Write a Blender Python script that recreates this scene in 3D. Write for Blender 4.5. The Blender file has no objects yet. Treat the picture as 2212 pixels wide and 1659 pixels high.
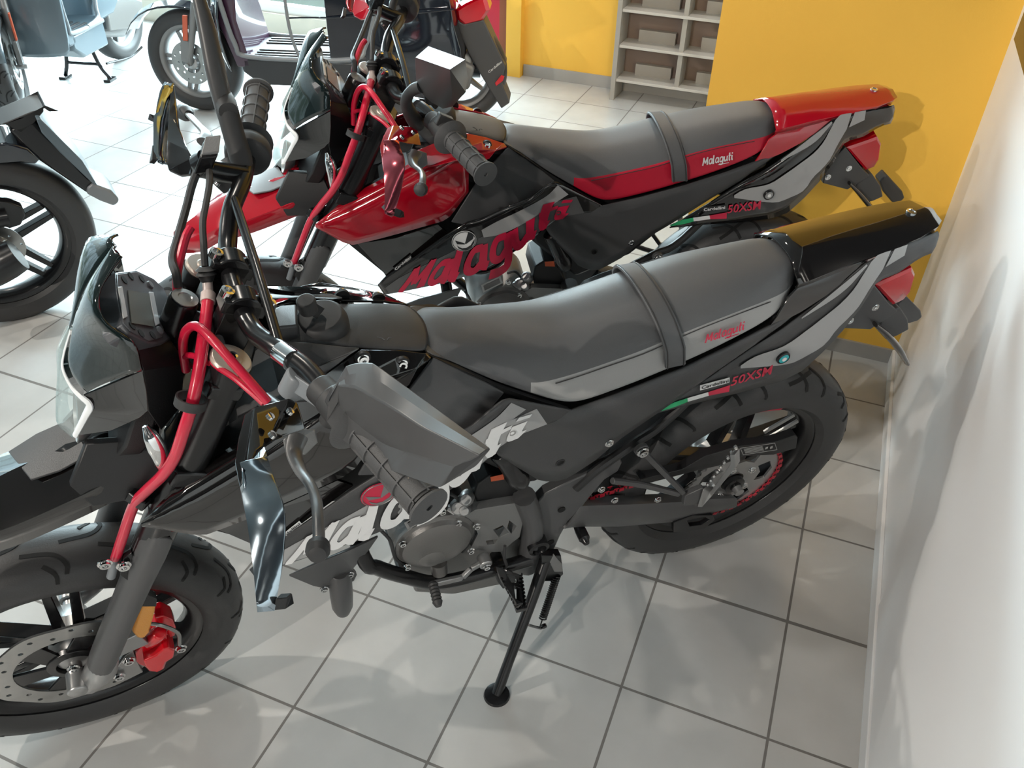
import bpy, bmesh, math, random
import numpy as np
from mathutils import Vector, Matrix
from mathutils.geometry import tessellate_polygon
random.seed(7)
S = bpy.context.scene
COL = S.collection
PI = math.pi
V = Vector

# ------------------------------------------------------------------ camera
FPX = 1797.4
CAM = V((0.739329, -0.718500, 1.583620))
CR_ = V((0.92774029, 0.37272243, 0.01938913))
CU_ = V((-0.2431018, 0.56405119, 0.7891437))
CF_ = V((-0.2831951, 0.73683394, -0.61390251))
cam = bpy.data.cameras.new('camera')
cam.sensor_width = 36.0
cam.lens = FPX / 2212 * 36.0
cam.clip_start = 0.02
cam.clip_end = 100
co = bpy.data.objects.new('camera', cam)
COL.objects.link(co)
m = Matrix((CR_, CU_, -CF_)).transposed().to_4x4()
m.translation = CAM
co.matrix_world = m
S.camera = co

# sheets of the photograph that measurements were read from: origin x, y and enlargement
SHEET = dict(A=(0, 0, 3.16), B=(600, 0, 3.16), C=(0, 450, 3.16), D=(0, 900, 2.1857), E=(1250, 0, 2.2994),
             F=(550, 450, 3.16), G=(480, 850, 3.16), H=(1180, 750, 3.16), I=(1280, 760, 3.6867), J=(0, 1080, 3.6867),
             K=(340, 500, 4.424), M=(1780, 600, 7.373), Q=(1080, 130, 3.687), W=(340, 0, 5.821), X=(0, 0, 6.506),
             Y=(0, 200, 3.317), Z=(640, 0, 4.424), O=(0, 0, 1))


def sheet(c, x, y):
    a = SHEET[c]
    return a[0] + x / a[2], a[1] + y / a[2]


class Frame:
    """where a thing stands: heading, lean and, for the fork, the steering axis; measures a seen point on a lateral plane"""
    def __init__(s, x, y, heading, lean):
        h, l = math.radians(heading), math.radians(lean)
        F = V((math.cos(h), math.sin(h), 0))
        L0 = V((-math.sin(h), math.cos(h), 0))
        Z = V((0, 0, 1))
        s.m = Matrix((F, L0 * math.cos(l) - Z * math.sin(l), Z * math.cos(l) + L0 * math.sin(l))).transposed().to_4x4()
        s.m.translation = V((x, y, 0))
        s.mi = s.m.inverted()

    def cast(s, px, py, p0, n):
        d = CR_ * ((px - 1106) / FPX) - CU_ * ((py - 829.5) / FPX) + CF_
        o = s.mi @ CAM
        d = s.mi.to_3x3() @ d
        return o + d * ((p0 - o).dot(n) / d.dot(n))

    def b(s, c, *pts):
        return [s.cast(*sheet(c, x, y), V((0, w, 0)), V((0, 1, 0))) for x, y, w in pts]

    def n(s, c, *pts):
        return [s.cast(*sheet(c, x, y), AX + LF * w, LF) for x, y, w in pts]


# front axle, axle direction, fork direction and their cross product, in motorcycle coordinates
AX = V((1.346, 0.011, 0.296))
LF = V((-0.055, 0.9977, -0.04)).normalized()
SF = (V((0.976, 0.013, 0.997)) - AX)
SF = (SF - LF * SF.dot(LF)).normalized()
FF = LF.cross(SF).normalized()


def st(f, v, s):
    return AX + FF * f + LF * v + SF * s


BLK = Frame(0.6410, 0.7899, 222.4, 10.2)
RED = Frame(0.557, 1.478, 212.48, 9.0)

# ------------------------------------------------------------------ materials
MATS = {}


def mat(name, col, rough=0.5, metal=0.0, coat=0.0, bump=0.0, bscale=300, noise=0.0, nscale=8, emit=0.0, alpha=1.0, trans=0.0, spec=0.5, ior=1.5):
    if name in MATS:
        return MATS[name]
    M = bpy.data.materials.new(name)
    M.use_nodes = True
    nt = M.node_tree
    bs = nt.nodes['Principled BSDF']
    c = (*col, 1) if len(col) == 3 else col
    bs.inputs['Base Color'].default_value = c
    bs.inputs['Roughness'].default_value = rough
    bs.inputs['Metallic'].default_value = metal
    bs.inputs['Coat Weight'].default_value = coat
    bs.inputs['Coat Roughness'].default_value = 0.03
    bs.inputs['Specular IOR Level'].default_value = spec
    bs.inputs['IOR'].default_value = ior
    bs.inputs['Transmission Weight'].default_value = trans
    if emit:
        bs.inputs['Emission Color'].default_value = c
        bs.inputs['Emission Strength'].default_value = emit
    tc = nt.nodes.new('ShaderNodeTexCoord')
    if noise:
        no = nt.nodes.new('ShaderNodeTexNoise')
        no.inputs['Scale'].default_value = nscale
        no.inputs['Detail'].default_value = 3
        nt.links.new(tc.outputs['Object'], no.inputs['Vector'])
        mx = nt.nodes.new('ShaderNodeMix')
        mx.data_type = 'RGBA'
        mx.inputs[6].default_value = tuple(max(0, v * (1 - noise)) for v in c[:3]) + (1,)
        mx.inputs[7].default_value = tuple(min(1, v * (1 + noise)) for v in c[:3]) + (1,)
        nt.links.new(no.outputs['Fac'], mx.inputs[0])
        nt.links.new(mx.outputs[2], bs.inputs['Base Color'])
    if bump:
        no = nt.nodes.new('ShaderNodeTexNoise')
        no.inputs['Scale'].default_value = bscale
        nt.links.new(tc.outputs['Object'], no.inputs['Vector'])
        bp = nt.nodes.new('ShaderNodeBump')
        bp.inputs['Strength'].default_value = bump
        bp.inputs['Distance'].default_value = 0.001
        nt.links.new(no.outputs['Fac'], bp.inputs['Height'])
        nt.links.new(bp.outputs['Normal'], bs.inputs['Normal'])
    if alpha < 1:
        out = nt.nodes['Material Output']
        tr = nt.nodes.new('ShaderNodeBsdfTransparent')
        tr.inputs['Color'].default_value = (0.9, 0.95, 0.95, 1)
        ms = nt.nodes.new('ShaderNodeMixShader')
        ms.inputs[0].default_value = alpha
        nt.links.new(tr.outputs[0], ms.inputs[1])
        nt.links.new(bs.outputs[0], ms.inputs[2])
        nt.links.new(ms.outputs[0], out.inputs[0])
    MATS[name] = M
    return M


plas = mat('matte charcoal plastic', (0.052, 0.052, 0.054), 0.40, bump=0.25, bscale=900, noise=0.08, nscale=6)
plas2 = mat('matte black plastic', (0.012, 0.012, 0.013), 0.45, bump=0.2, bscale=700)
gloss = mat('gloss black paint', (0.006, 0.005, 0.005), 0.06, coat=1.0)
gred = mat('gloss red paint', (0.42, 0.002, 0.014), 0.12, coat=1.0)
vinyl = mat('charcoal seat vinyl', (0.098, 0.100, 0.104), 0.44, bump=0.35, bscale=1400, noise=0.06, nscale=5)
vgrey = mat('grey seat vinyl', (0.34, 0.34, 0.335), 0.5, bump=0.3, bscale=1400)
vred = mat('red seat vinyl', (0.55, 0.008, 0.035), 0.45, bump=0.3, bscale=1400)
dgrey = mat('grey decal film', (0.36, 0.36, 0.36), 0.3, coat=0.5)
dgrey2 = mat('dark grey decal film', (0.09, 0.09, 0.092), 0.3, coat=0.5)
dwhite = mat('white decal film', (0.8, 0.8, 0.8), 0.35)
dred = mat('red decal film', (0.6, 0.004, 0.05), 0.3, coat=0.4)
dredd = mat('pale red decal film', (0.5, 0.12, 0.13), 0.3, coat=0.4)
dblk = mat('black decal film', (0.012, 0.012, 0.014), 0.3, coat=0.4)
dgrn = mat('green decal film', (0.03, 0.42, 0.17), 0.3)
rub = mat('tyre rubber', (0.034, 0.034, 0.035), 0.5, bump=0.2, bscale=400, noise=0.1, nscale=12)
groove = mat('tyre groove', (0.004, 0.004, 0.004), 0.8)
rubber = mat('black rubber', (0.035, 0.035, 0.036), 0.55)
rubgrey = mat('grey grip rubber', (0.075, 0.075, 0.077), 0.5, bump=0.5, bscale=1200)
bmet = mat('satin black metal', (0.009, 0.009, 0.010), 0.24)
gmet = mat('grey cast metal', (0.24, 0.24, 0.24), 0.42, metal=0.5, bump=0.3, bscale=600)
steel = mat('dark engine metal', (0.17, 0.165, 0.16), 0.36, metal=0.5, bump=0.3, bscale=500)
frm = mat('charcoal frame paint', (0.068, 0.068, 0.070), 0.36)
levg = mat('grey lever paint', (0.15, 0.15, 0.15), 0.35, metal=0.3)
wingb = mat('dark chrome film', (0.42, 0.50, 0.56), 0.12, metal=1.0)
wingr = mat('red chrome film', (0.72, 0.16, 0.2), 0.15, metal=1.0)
dash = mat('dark instrument plastic', (0.10, 0.105, 0.115), 0.4, metal=0.2)
silv = mat('silver painted plastic', (0.6, 0.6, 0.6), 0.3)
alu = mat('satin aluminium', (0.42, 0.42, 0.42), 0.35, metal=0.85)
chrome = mat('chrome', (0.8, 0.8, 0.8), 0.08, metal=1.0)
brushed = mat('brushed steel disc', (0.36, 0.36, 0.35), 0.3, metal=0.9, noise=0.15, nscale=40)
cream = mat('anodised cream cap', (0.62, 0.55, 0.48), 0.35, metal=0.4)
hose = mat('red hose', (0.6, 0.01, 0.045), 0.3, coat=0.6)
rcal = mat('red caliper paint', (0.65, 0.003, 0.012), 0.25, coat=0.6)
chainr = mat('red chain', (0.45, 0.01, 0.03), 0.4, metal=0.3)
amber = mat('amber reflector', (0.85, 0.36, 0.06), 0.3, bump=0.9, bscale=500)
lens = mat('red lens', (0.5, 0.0, 0.008), 0.1, coat=1.0)
clear = mat('clear polycarbonate', (0.75, 0.8, 0.8), 0.04, coat=1.0, alpha=0.22)
smoke = mat('smoked screen', (0.004, 0.010, 0.010), 0.05, coat=1.0)
led = mat('white light strip', (0.9, 0.93, 0.95), 0.1, coat=1)
lcd = mat('liquid crystal display', (0.10, 0.095, 0.075), 0.5)
lcdo = mat('amber liquid crystal display', (0.30, 0.13, 0.04), 0.55)
teal = mat('teal reflector', (0.0, 0.5, 0.55), 0.1, coat=1)
glue = mat('light grey plastic', (0.2, 0.215, 0.23), 0.35)
orange = mat('orange label', (0.7, 0.12, 0.04), 0.5)

# ------------------------------------------------------------------ mesh helpers


STRETCH = [0.0]


def link(name, Vs, Fs, mats, par=None, smooth=35, sol=0, bev=0, sub=0, fm=None, off=0.0):
    if STRETCH[0]:
        Vs = [V((v[0] + STRETCH[0], v[1], v[2])) if v[0] > .6 else v for v in Vs]
    me = bpy.data.meshes.new(name)
    me.from_pydata([tuple(v) for v in Vs], [], Fs)
    if not isinstance(mats, (list, tuple)):
        mats = [mats]
    for a in mats:
        me.materials.append(a)
    if fm:
        for p, i in zip(me.polygons, fm):
            p.material_index = i
    bm = bmesh.new()
    bm.from_mesh(me)
    bmesh.ops.remove_doubles(bm, verts=bm.verts, dist=1e-6)
    bmesh.ops.recalc_face_normals(bm, faces=bm.faces)
    bm.to_mesh(me)
    bm.free()
    if smooth:
        me.shade_smooth()
        me.set_sharp_from_angle(angle=math.radians(smooth))
    o = bpy.data.objects.new(name, me)
    COL.objects.link(o)
    o.parent = par
    if sol:
        md = o.modifiers.new('thick', 'SOLIDIFY')
        md.thickness = sol
        md.offset = off
    if bev:
        md = o.modifiers.new('bevel', 'BEVEL')
        md.width = bev
        md.segments = 2
        md.limit_method = 'ANGLE'
        md.angle_limit = math.radians(40)
    if sub:
        md = o.modifiers.new('sub', 'SUBSURF')
        md.levels = md.render_levels = sub
    return o


class MB:
    def __init__(s):
        s.v, s.f, s.m, s.k = [], [], [], []

    def add(s, vf, mi=0):
        n = len(s.v)
        s.k.append((vf, mi))
        s.v += [V(a) for a in vf[0]]
        s.f += [[i + n for i in f] for f in vf[1]]
        s.m += [mi] * len(vf[1])
        return s

    def out(s, name, mats, par=None, **k):
        return link(name, s.v, s.f, mats, par, fm=s.m if any(s.m) else None, **k)

    def outs(s, name, mats, par=None, **k):
        """every added piece becomes a part of its own"""
        o = None
        for vf, mi in s.k:
            o = MB().add(vf).out(name, mats[mi] if isinstance(mats, (list, tuple)) else mats, par, **k)
        return o


def crom(pts, n=8, closed=False):
    P = [V(p) for p in pts]
    if len(P) < 3:
        return P
    out = []
    N = len(P)
    rng = range(N) if closed else range(N - 1)
    for i in rng:
        p0 = P[(i - 1) % N] if (closed or i > 0) else P[0] * 2 - P[1]
        p1, p2 = P[i], P[(i + 1) % N]
        p3 = P[(i + 2) % N] if (closed or i < N - 2) else P[-1] * 2 - P[-2]
        for k in range(n):
            t = k / n
            out.append(0.5 * ((2 * p1) + (p2 - p0) * t + (2 * p0 - 5 * p1 + 4 * p2 - p3) * t * t + (3 * p1 - p0 - 3 * p2 + p3) * t ** 3))
    if not closed:
        out.append(P[-1])
    return out


def tube(pts, r, seg=10, sm=6, closed=False, cap=True, flat=1.0, upv=None):
    P = crom(pts, sm, closed) if sm > 1 else [V(p) for p in pts]
    n = len(P)
    if isinstance(r, (int, float)):
        rs = [r] * n
    else:
        x = np.linspace(0, 1, len(r))
        rs = list(np.interp(np.linspace(0, 1, n), x, r))
    Vs, Fs = [], []
    t0 = (P[1] - P[0]).normalized()
    u = upv.copy() if upv is not None else (V((0, 0, 1)) if abs(t0.z) < 0.9 else V((1, 0, 0)))
    for i in range(n):
        a = P[(i + 1) % n] if (closed or i < n - 1) else P[i]
        b = P[(i - 1) % n] if (closed or i > 0) else P[i]
        t = (a - b).normalized()
        u = (u - t * u.dot(t)).normalized()
        w = t.cross(u)
        for k in range(seg):
            an = 2 * PI * k / seg
            Vs.append(P[i] + (u * math.cos(an) * flat + w * math.sin(an)) * rs[i])
    for i in range(n if closed else n - 1):
        for k in range(seg):
            j = (i + 1) % n
            Fs.append([i * seg + k, i * seg + (k + 1) % seg, j * seg + (k + 1) % seg, j * seg + k])
    if cap and not closed:
        Fs.append(list(range(seg))[::-1])
        Fs.append([(n - 1) * seg + k for k in range(seg)])
    return Vs, Fs


def lathe(prof, c, ax, seg=32, closed=False, cap=True):
    """prof: (radius, height along axis)"""
    c, ax = V(c), V(ax).normalized()
    u = ax.orthogonal().normalized()
    w = ax.cross(u)
    Vs, Fs = [], []
    for r, h in prof:
        for k in range(seg):
            a = 2 * PI * k / seg
            Vs.append(c + ax * h + (u * math.cos(a) + w * math.sin(a)) * r)
    n = len(prof)
    for i in range(n if closed else n - 1):
        j = (i + 1) % n
        for k in range(seg):
            Fs.append([i * seg + k, i * seg + (k + 1) % seg, j * seg + (k + 1) % seg, j * seg + k])
    if not closed and cap:
        if prof[0][0] > 1e-4:
            Fs.append(list(range(seg))[::-1])
        if prof[-1][0] > 1e-4:
            Fs.append([(n - 1) * seg + k for k in range(seg)])
    return Vs, Fs


def bar(a, b, w, h, up=(0, 0, 1), w2=None, h2=None):
    a, b = V(a), V(b)
    t = (b - a).normalized()
    u = V(up)
    u = (u - t * u.dot(t)).normalized()
    s = t.cross(u)
    w2, h2 = w2 or w, h2 or h
    Vs = [p + s * (i * ww / 2) + u * (j * hh / 2) for p, ww, hh in ((a, w, h), (b, w2, h2)) for i, j in ((-1, -1), (1, -1), (1, 1), (-1, 1))]
    return Vs, [[0, 1, 2, 3][::-1], [4, 5, 6, 7], [0, 1, 5, 4], [1, 2, 6, 5], [2, 3, 7, 6], [3, 0, 4, 7]]


def box(x0, x1, y0, y1, z0, z1):
    return [V((x, y, z)) for z in (z0, z1) for x, y in ((x0, y0), (x1, y0), (x1, y1), (x0, y1))], \
        [[3, 2, 1, 0], [4, 5, 6, 7], [0, 1, 5, 4], [1, 2, 6, 5], [2, 3, 7, 6], [3, 0, 4, 7]]


def prism(loops, off):
    """outline (and holes) in space, given a thickness"""
    loops = [[V(p) for p in l] for l in loops]
    off = V(off)
    tri = tessellate_polygon(loops)
    flat = [p for l in loops for p in l]
    n = len(flat)
    Vs = flat + [p + off for p in flat]
    Fs = [list(t) for t in tri] + [[i + n for i in t[::-1]] for t in tri]
    k = 0
    for l in loops:
        m_ = len(l)
        for i in range(m_):
            a, b = k + i, k + (i + 1) % m_
            Fs.append([a, b, b + n, a + n])
        k += m_
    return Vs, Fs


def resam(P, n):
    P = [V(p) for p in P]
    d = [0]
    for a, b in zip(P, P[1:]):
        d.append(d[-1] + (b - a).length)
    out = []
    for t in np.linspace(0, d[-1], n):
        i = min(max(np.searchsorted(d, t) - 1, 0), len(P) - 2)
        k = (t - d[i]) / max(d[i + 1] - d[i], 1e-9)
        out.append(P[i].lerp(P[i + 1], min(max(k, 0), 1)))
    return out


def grid(rows):
    n, m_ = len(rows), len(rows[0])
    return [p for r in rows for p in r], [[i * m_ + j, i * m_ + j + 1, (i + 1) * m_ + j + 1, (i + 1) * m_ + j] for i in range(n - 1) for j in range(m_ - 1)]


def ruled(top, bot, nu=16, nv=4, bulge=0.0, bdir=(0, 1, 0), smooth=True):
    if smooth:
        top, bot = crom(top, 6), crom(bot, 6)
    a, b = resam(top, nu), resam(bot, nu)
    bd = V(bdir)
    rows = []
    for i in range(nv + 1):
        t = i / nv
        rows.append([a[j].lerp(b[j], t) + bd * (bulge * 4 * t * (1 - t)) for j in range(nu)])
    return grid(rows)


def mirp(P):
    return [V((p[0], -p[1], p[2])) for p in P]


def mirs(P):
    """mirror over the steered middle plane"""
    return [V(p) - LF * (2 * (V(p) - AX).dot(LF)) for p in P]


def mirvf(vf, f=mirp):
    return f(vf[0]), [q[::-1] for q in vf[1]]


def poly_sheet(P, n=None):
    """closed outline filled flat"""
    P = [V(p) for p in P]
    return P, [list(t) for t in tessellate_polygon([P])]


def offset_dir(P):
    """average normal of an outline"""
    n = V((0, 0, 0))
    for i in range(len(P)):
        n += V(P[i]).cross(V(P[(i + 1) % len(P)]))
    return n.normalized()


def bolt(c, d, r=0.006, h=0.005):
    d = V(d).normalized()
    vf = MB()
    vf.add(lathe([(r * 1.35, 0), (r * 1.35, h * .25), (r, h * .3), (r, h), (r * .55, h), (r * .5, h * .5), (0, h * .5)], c, d, 12))
    return vf.v, vf.f


STROKES = []


def _letters():
    a = [(.25, [(.74, .93), (.3, .97), (.06, .62), (.08, .2), (.4, .04), (.72, .3)]), (.3, [(.82, 1.02), (.78, .2), (1.02, .03)])]
    L = [(0, [(.34, [(-.05, -.05), (.12, .7), (.2, 1.4)]), (.27, [(.2, 1.4), (.62, .3)]), (.27, [(.62, .3), (1.2, 1.42)]), (.36, [(1.2, 1.42), (1.18, .7), (1.22, -.05)])]),
         (1.65, a), (2.85, [(.32, [(.02, 1.6), (0, .2), (.24, .03)])]), (3.4, a),
         (4.6, [a[0], (.3, [(.82, 1.02), (.78, -.3), (.4, -.5), (-.1, -.42)])]),
         (5.8, [(.3, [(0, 1), (.02, .25), (.3, .05), (.72, .3)]), (.3, [(.8, 1.02), (.78, .2), (1.02, .03)])]),
         (7.05, [(.32, [(.18, 1.6), (.14, .25), (.4, .03)]), (.2, [(-.1, 1.0), (.62, 1.02)])]),
         (7.8, [(.32, [(.1, 1.0), (.1, .2), (.36, .03)]), (.3, [(.13, 1.28), (.16, 1.55)])])]
    for x0, ss in L:
        for w, P in ss:
            STROKES.append((w, [(x + x0, y) for x, y in P]))


_letters()


def script_mesh(fn, shear=0.3, bold=1.0):
    """brush lettering; fn(u, v) places a unit point (u along the word, v up to the x-height of 1)"""
    mb = MB()
    for w, P in STROKES:
        w *= bold
        Q_ = [V((x, y, 0)) for x, y in P]
        Q_ = crom(Q_, 4) if len(Q_) > 2 else resam(Q_, 6)
        l, r = [], []
        for i, p in enumerate(Q_):
            t = (Q_[min(i + 1, len(Q_) - 1)] - Q_[max(i - 1, 0)]).normalized()
            nn = V((-t.y, t.x, 0)) * (w / 2)
            for q, arr in ((p + nn, l), (p - nn, r)):
                arr.append(fn((q.x + q.y * shear) / 8.9, q.y))
        mb.add(grid([l, r]))
    return mb.v, mb.f


def text_mesh(s, fn, shear=0.0, bold=0.0, spacing=1.0):
    cu = bpy.data.curves.new('lettering', 'FONT')
    cu.body = s
    cu.shear = shear
    cu.offset = bold
    cu.space_character = spacing
    cu.resolution_u = 2
    ob = bpy.data.objects.new('lettering', cu)
    COL.objects.link(ob)
    dg = bpy.context.evaluated_depsgraph_get()
    me = bpy.data.meshes.new_from_object(ob.evaluated_get(dg))
    vs = [v.co.copy() for v in me.vertices]
    fs = [list(p.vertices) for p in me.polygons]
    bpy.data.objects.remove(ob)
    bpy.data.curves.remove(cu)
    bpy.data.meshes.remove(me)
    x0, x1 = min(v.x for v in vs), max(v.x for v in vs)
    y0, y1 = 0.0, max(v.y for v in vs)
    return [fn((v.x - x0) / (x1 - x0), (v.y - y0) / (y1 - y0)) for v in vs], fs


def bil(q, off=None):
    """quad: baseline left, baseline right, top right, top left"""
    q = [V(p) for p in q]

    def fn(u, v):
        p = q[0].lerp(q[1], u).lerp(q[3].lerp(q[2], u), v)
        return p + off if off is not None else p
    return fn


def thing(name, label, cat, mw=None, group=None):
    o = bpy.data.objects.new(name, None)
    o.empty_display_size = 0.1
    COL.objects.link(o)
    if mw is not None:
        o.matrix_world = mw
    o['label'] = label
    o['category'] = cat
    if group:
        o['group'] = group
    return o


def tag(o, label, cat, group=None):
    o['label'] = label
    o['category'] = cat
    if group:
        o['group'] = group
    return o


def struct(o):
    o['kind'] = 'structure'
    return o


# ------------------------------------------------------------------ wheels


def tyre_prof(R, w, rb=0.218):
    h = w / 2
    half = [(h * .72, rb), (h * .93, rb + .012), (h, rb + (R - rb) * .45), (h * .97, R - (R - rb) * .34), (h * .84, R - (R - rb) * .17), (h * .6, R - (R - rb) * .07), (h * .3, R - (R - rb) * .015), (0, R)]
    return half + [(-a, b) for a, b in half[-2::-1]]


def make_wheel(par, c, fw, up, lt, R, w, pattern, rimmat, spokes=5, stripe=None, hubr=0.045, rb=0.218, phase=0.0, spokew=0.014, double=True):
    c = V(c)

    def P(a, l, r):
        return c + (fw * math.cos(a) + up * math.sin(a)) * r + lt * l
    prof = tyre_prof(R, w, rb)
    n = len(prof)
    seg = 96
    Vs = [P(2 * PI * k / seg, l, r) for l, r in prof for k in range(seg)]
    Fs = [[i * seg + k, i * seg + (k + 1) % seg, (i + 1) * seg + (k + 1) % seg, (i + 1) * seg + k] for i in range(n - 1) for k in range(seg)]
    mb = MB().add((Vs, Fs))
    # tread grooves follow the crown
    hp_ = prof[:len(prof) // 2 + 1][::-1]
    dl = [0.0]
    for p_, q_ in zip(hp_, hp_[1:]):
        dl.append(dl[-1] + math.hypot(q_[0] - p_[0], q_[1] - p_[1]))
    arc_ = dl[-1]
    dl = np.array(dl) / dl[-1]
    PL, PR = np.array([p[0] for p in hp_]), np.array([p[1] for p in hp_])

    def surf(a, lat, o=0.001):
        l = float(np.interp(abs(lat), dl, PL)) * (1 if lat >= 0 else -1)
        return P(a, l * (1 + o * 8), float(np.interp(abs(lat), dl, PR)) + o)
    if pattern:
        for k in range(pattern['n']):
            a0 = 2 * PI * k / pattern['n']
            for sd in (1, -1):
                ph = a0 + (PI / pattern['n'] if sd < 0 else 0)
                for gw, pts in pattern['g']:
                    pp = crom([V((ph + a, sd * l, 0)) for a, l in pts], 5)
                    l1, l2 = [], []
                    for i, p in enumerate(pp):
                        t = pp[min(i + 1, len(pp) - 1)] - pp[max(i - 1, 0)]
                        t = V((t.x * R, t.y * arc_, 0)).normalized()
                        nn = V((-t.y / R, t.x / arc_, 0)) * gw / 2
                        l1.append(surf(p.x + nn.x, p.y + nn.y))
                        l2.append(surf(p.x - nn.x, p.y - nn.y))
                    mb.add(grid([l1, l2]), 1)
    ty = mb.out('tyre', [rub, groove], par)
    ring = [(rb + .002, w * .37), (rb + .003, w * .34), (rb - .012, w * .32), (rb - .02, w * .26), (rb - .028, w * .1), (rb - .028, -w * .1), (rb - .02, -w * .26), (rb - .012, -w * .32), (rb + .003, -w * .34), (rb + .002, -w * .37), (rb + .01, -w * .3), (rb + .01, w * .3)]
    rm = MB().add(lathe(ring, c, lt, 64, closed=True))
    rin = rb - .026
    for k in range(spokes):
        a = 2 * PI * k / spokes + phase
        if double:
            for s_ in (-1, 1):
                A = P(a + s_ * .5, .01 * s_, hubr * .8)
                B = P(a + s_ * .11, 0, rin)
                rm.add(bar(A, B, .028, spokew * 1.5, up=lt.cross(B - A), w2=.03, h2=spokew))
        else:
            A = P(a, 0, hubr * .7)
            B = P(a, 0, rin)
            rm.add(bar(A, B, .03, spokew * 2, up=lt.cross(B - A), w2=.03, h2=spokew))
    rim = rm.out('rim', rimmat, par, bev=.002)
    if stripe:
        for s_ in (-1, 1):
            aa = np.linspace(math.radians(38), math.radians(108), 24)
            MB().add(grid([[P(a, s_ * w * .376, rb - .001) for a in aa], [P(a, s_ * w * .356, rb - .0095) for a in aa]])).out('rim_stripe', stripe, rim)
    hb = MB().add(lathe([(hubr * .5, -.055), (hubr * .7, -.05), (hubr * .8, -.03), (hubr, -.02), (hubr, .02), (hubr * .8, .03), (hubr * .7, .05), (hubr * .5, .055)], c, lt, 32))
    hb.add(lathe([(.011, -.1), (.011, .1)], c, lt, 12))
    hb.out('hub', alu, par)
    return ty


def disc(par, c, lt, r0, r1, off, name='brake_disc', m_=None, holes=18, th=.004, fw=V((1, 0, 0)), wave=0.0):
    c = V(c) + lt * off
    f = (fw - lt * fw.dot(lt)).normalized()
    u = lt.cross(f)

    def pt(a, r):
        return c + (f * math.cos(a) + u * math.sin(a)) * r
    outer = [pt(2 * PI * k / 96, r1 * (1 + wave * math.cos(8 * 2 * PI * k / 96))) for k in range(96)]
    inner = [pt(-2 * PI * k / 48, r0) for k in range(48)]
    lo = [outer, inner]
    for k in range(holes):
        a = 2 * PI * k / holes
        rr = r0 + (r1 - r0) * (.35 + .35 * (k % 2))
        cc = pt(a, rr)
        e = (r1 - r0) * .11
        q = []
        for j in range(8):
            b = -2 * PI * j / 8
            q.append(cc + f * math.cos(b) * e + u * math.sin(b) * e)
        lo.append(q)
    return MB().add(prism(lo, lt * th)).out(name, m_ or brushed, par, smooth=0)

# ------------------------------------------------------------------ the two supermoto motorcycles
T, N, TR_, NR = BLK.b, BLK.n, RED.b, RED.n
X_, Y_, Z_ = V((1, 0, 0)), V((0, 1, 0)), V((0, 0, 1))
REAR_PAT = dict(n=11, g=[(.0085, [(0.0, .08), (.10, .15), (.17, .32), (.20, .52)]), (.0085, [(.02, .40), (.12, .34), (.26, .20)]), (.0075, [(.27, .12), (.36, .28), (.40, .50), (.39, .56)])])
FRONT_PAT = dict(n=17, g=[(.0065, [(0, .05), (.15, .12), (.21, .28), (.21, .42)]), (.0065, [(.10, .26), (.155, .40), (.16, .56)])])


def rowx(P, xs):
    P = sorted([tuple(p) for p in P])
    x = [p[0] for p in P]
    return [(float(np.interp(t, x, [p[1] for p in P])), float(np.interp(t, x, [p[2] for p in P]))) for t in xs]


def both(vf, f=mirp):
    mb = MB().add(vf)
    mb.add(mirvf(vf, f))
    return mb


def pair(name, vf, m_, par, f=mirp, **k):
    a = MB().add(vf).out(name, m_, par, **k)
    MB().add(mirvf(vf, f)).out(name, m_, par, **k)
    return a


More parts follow.
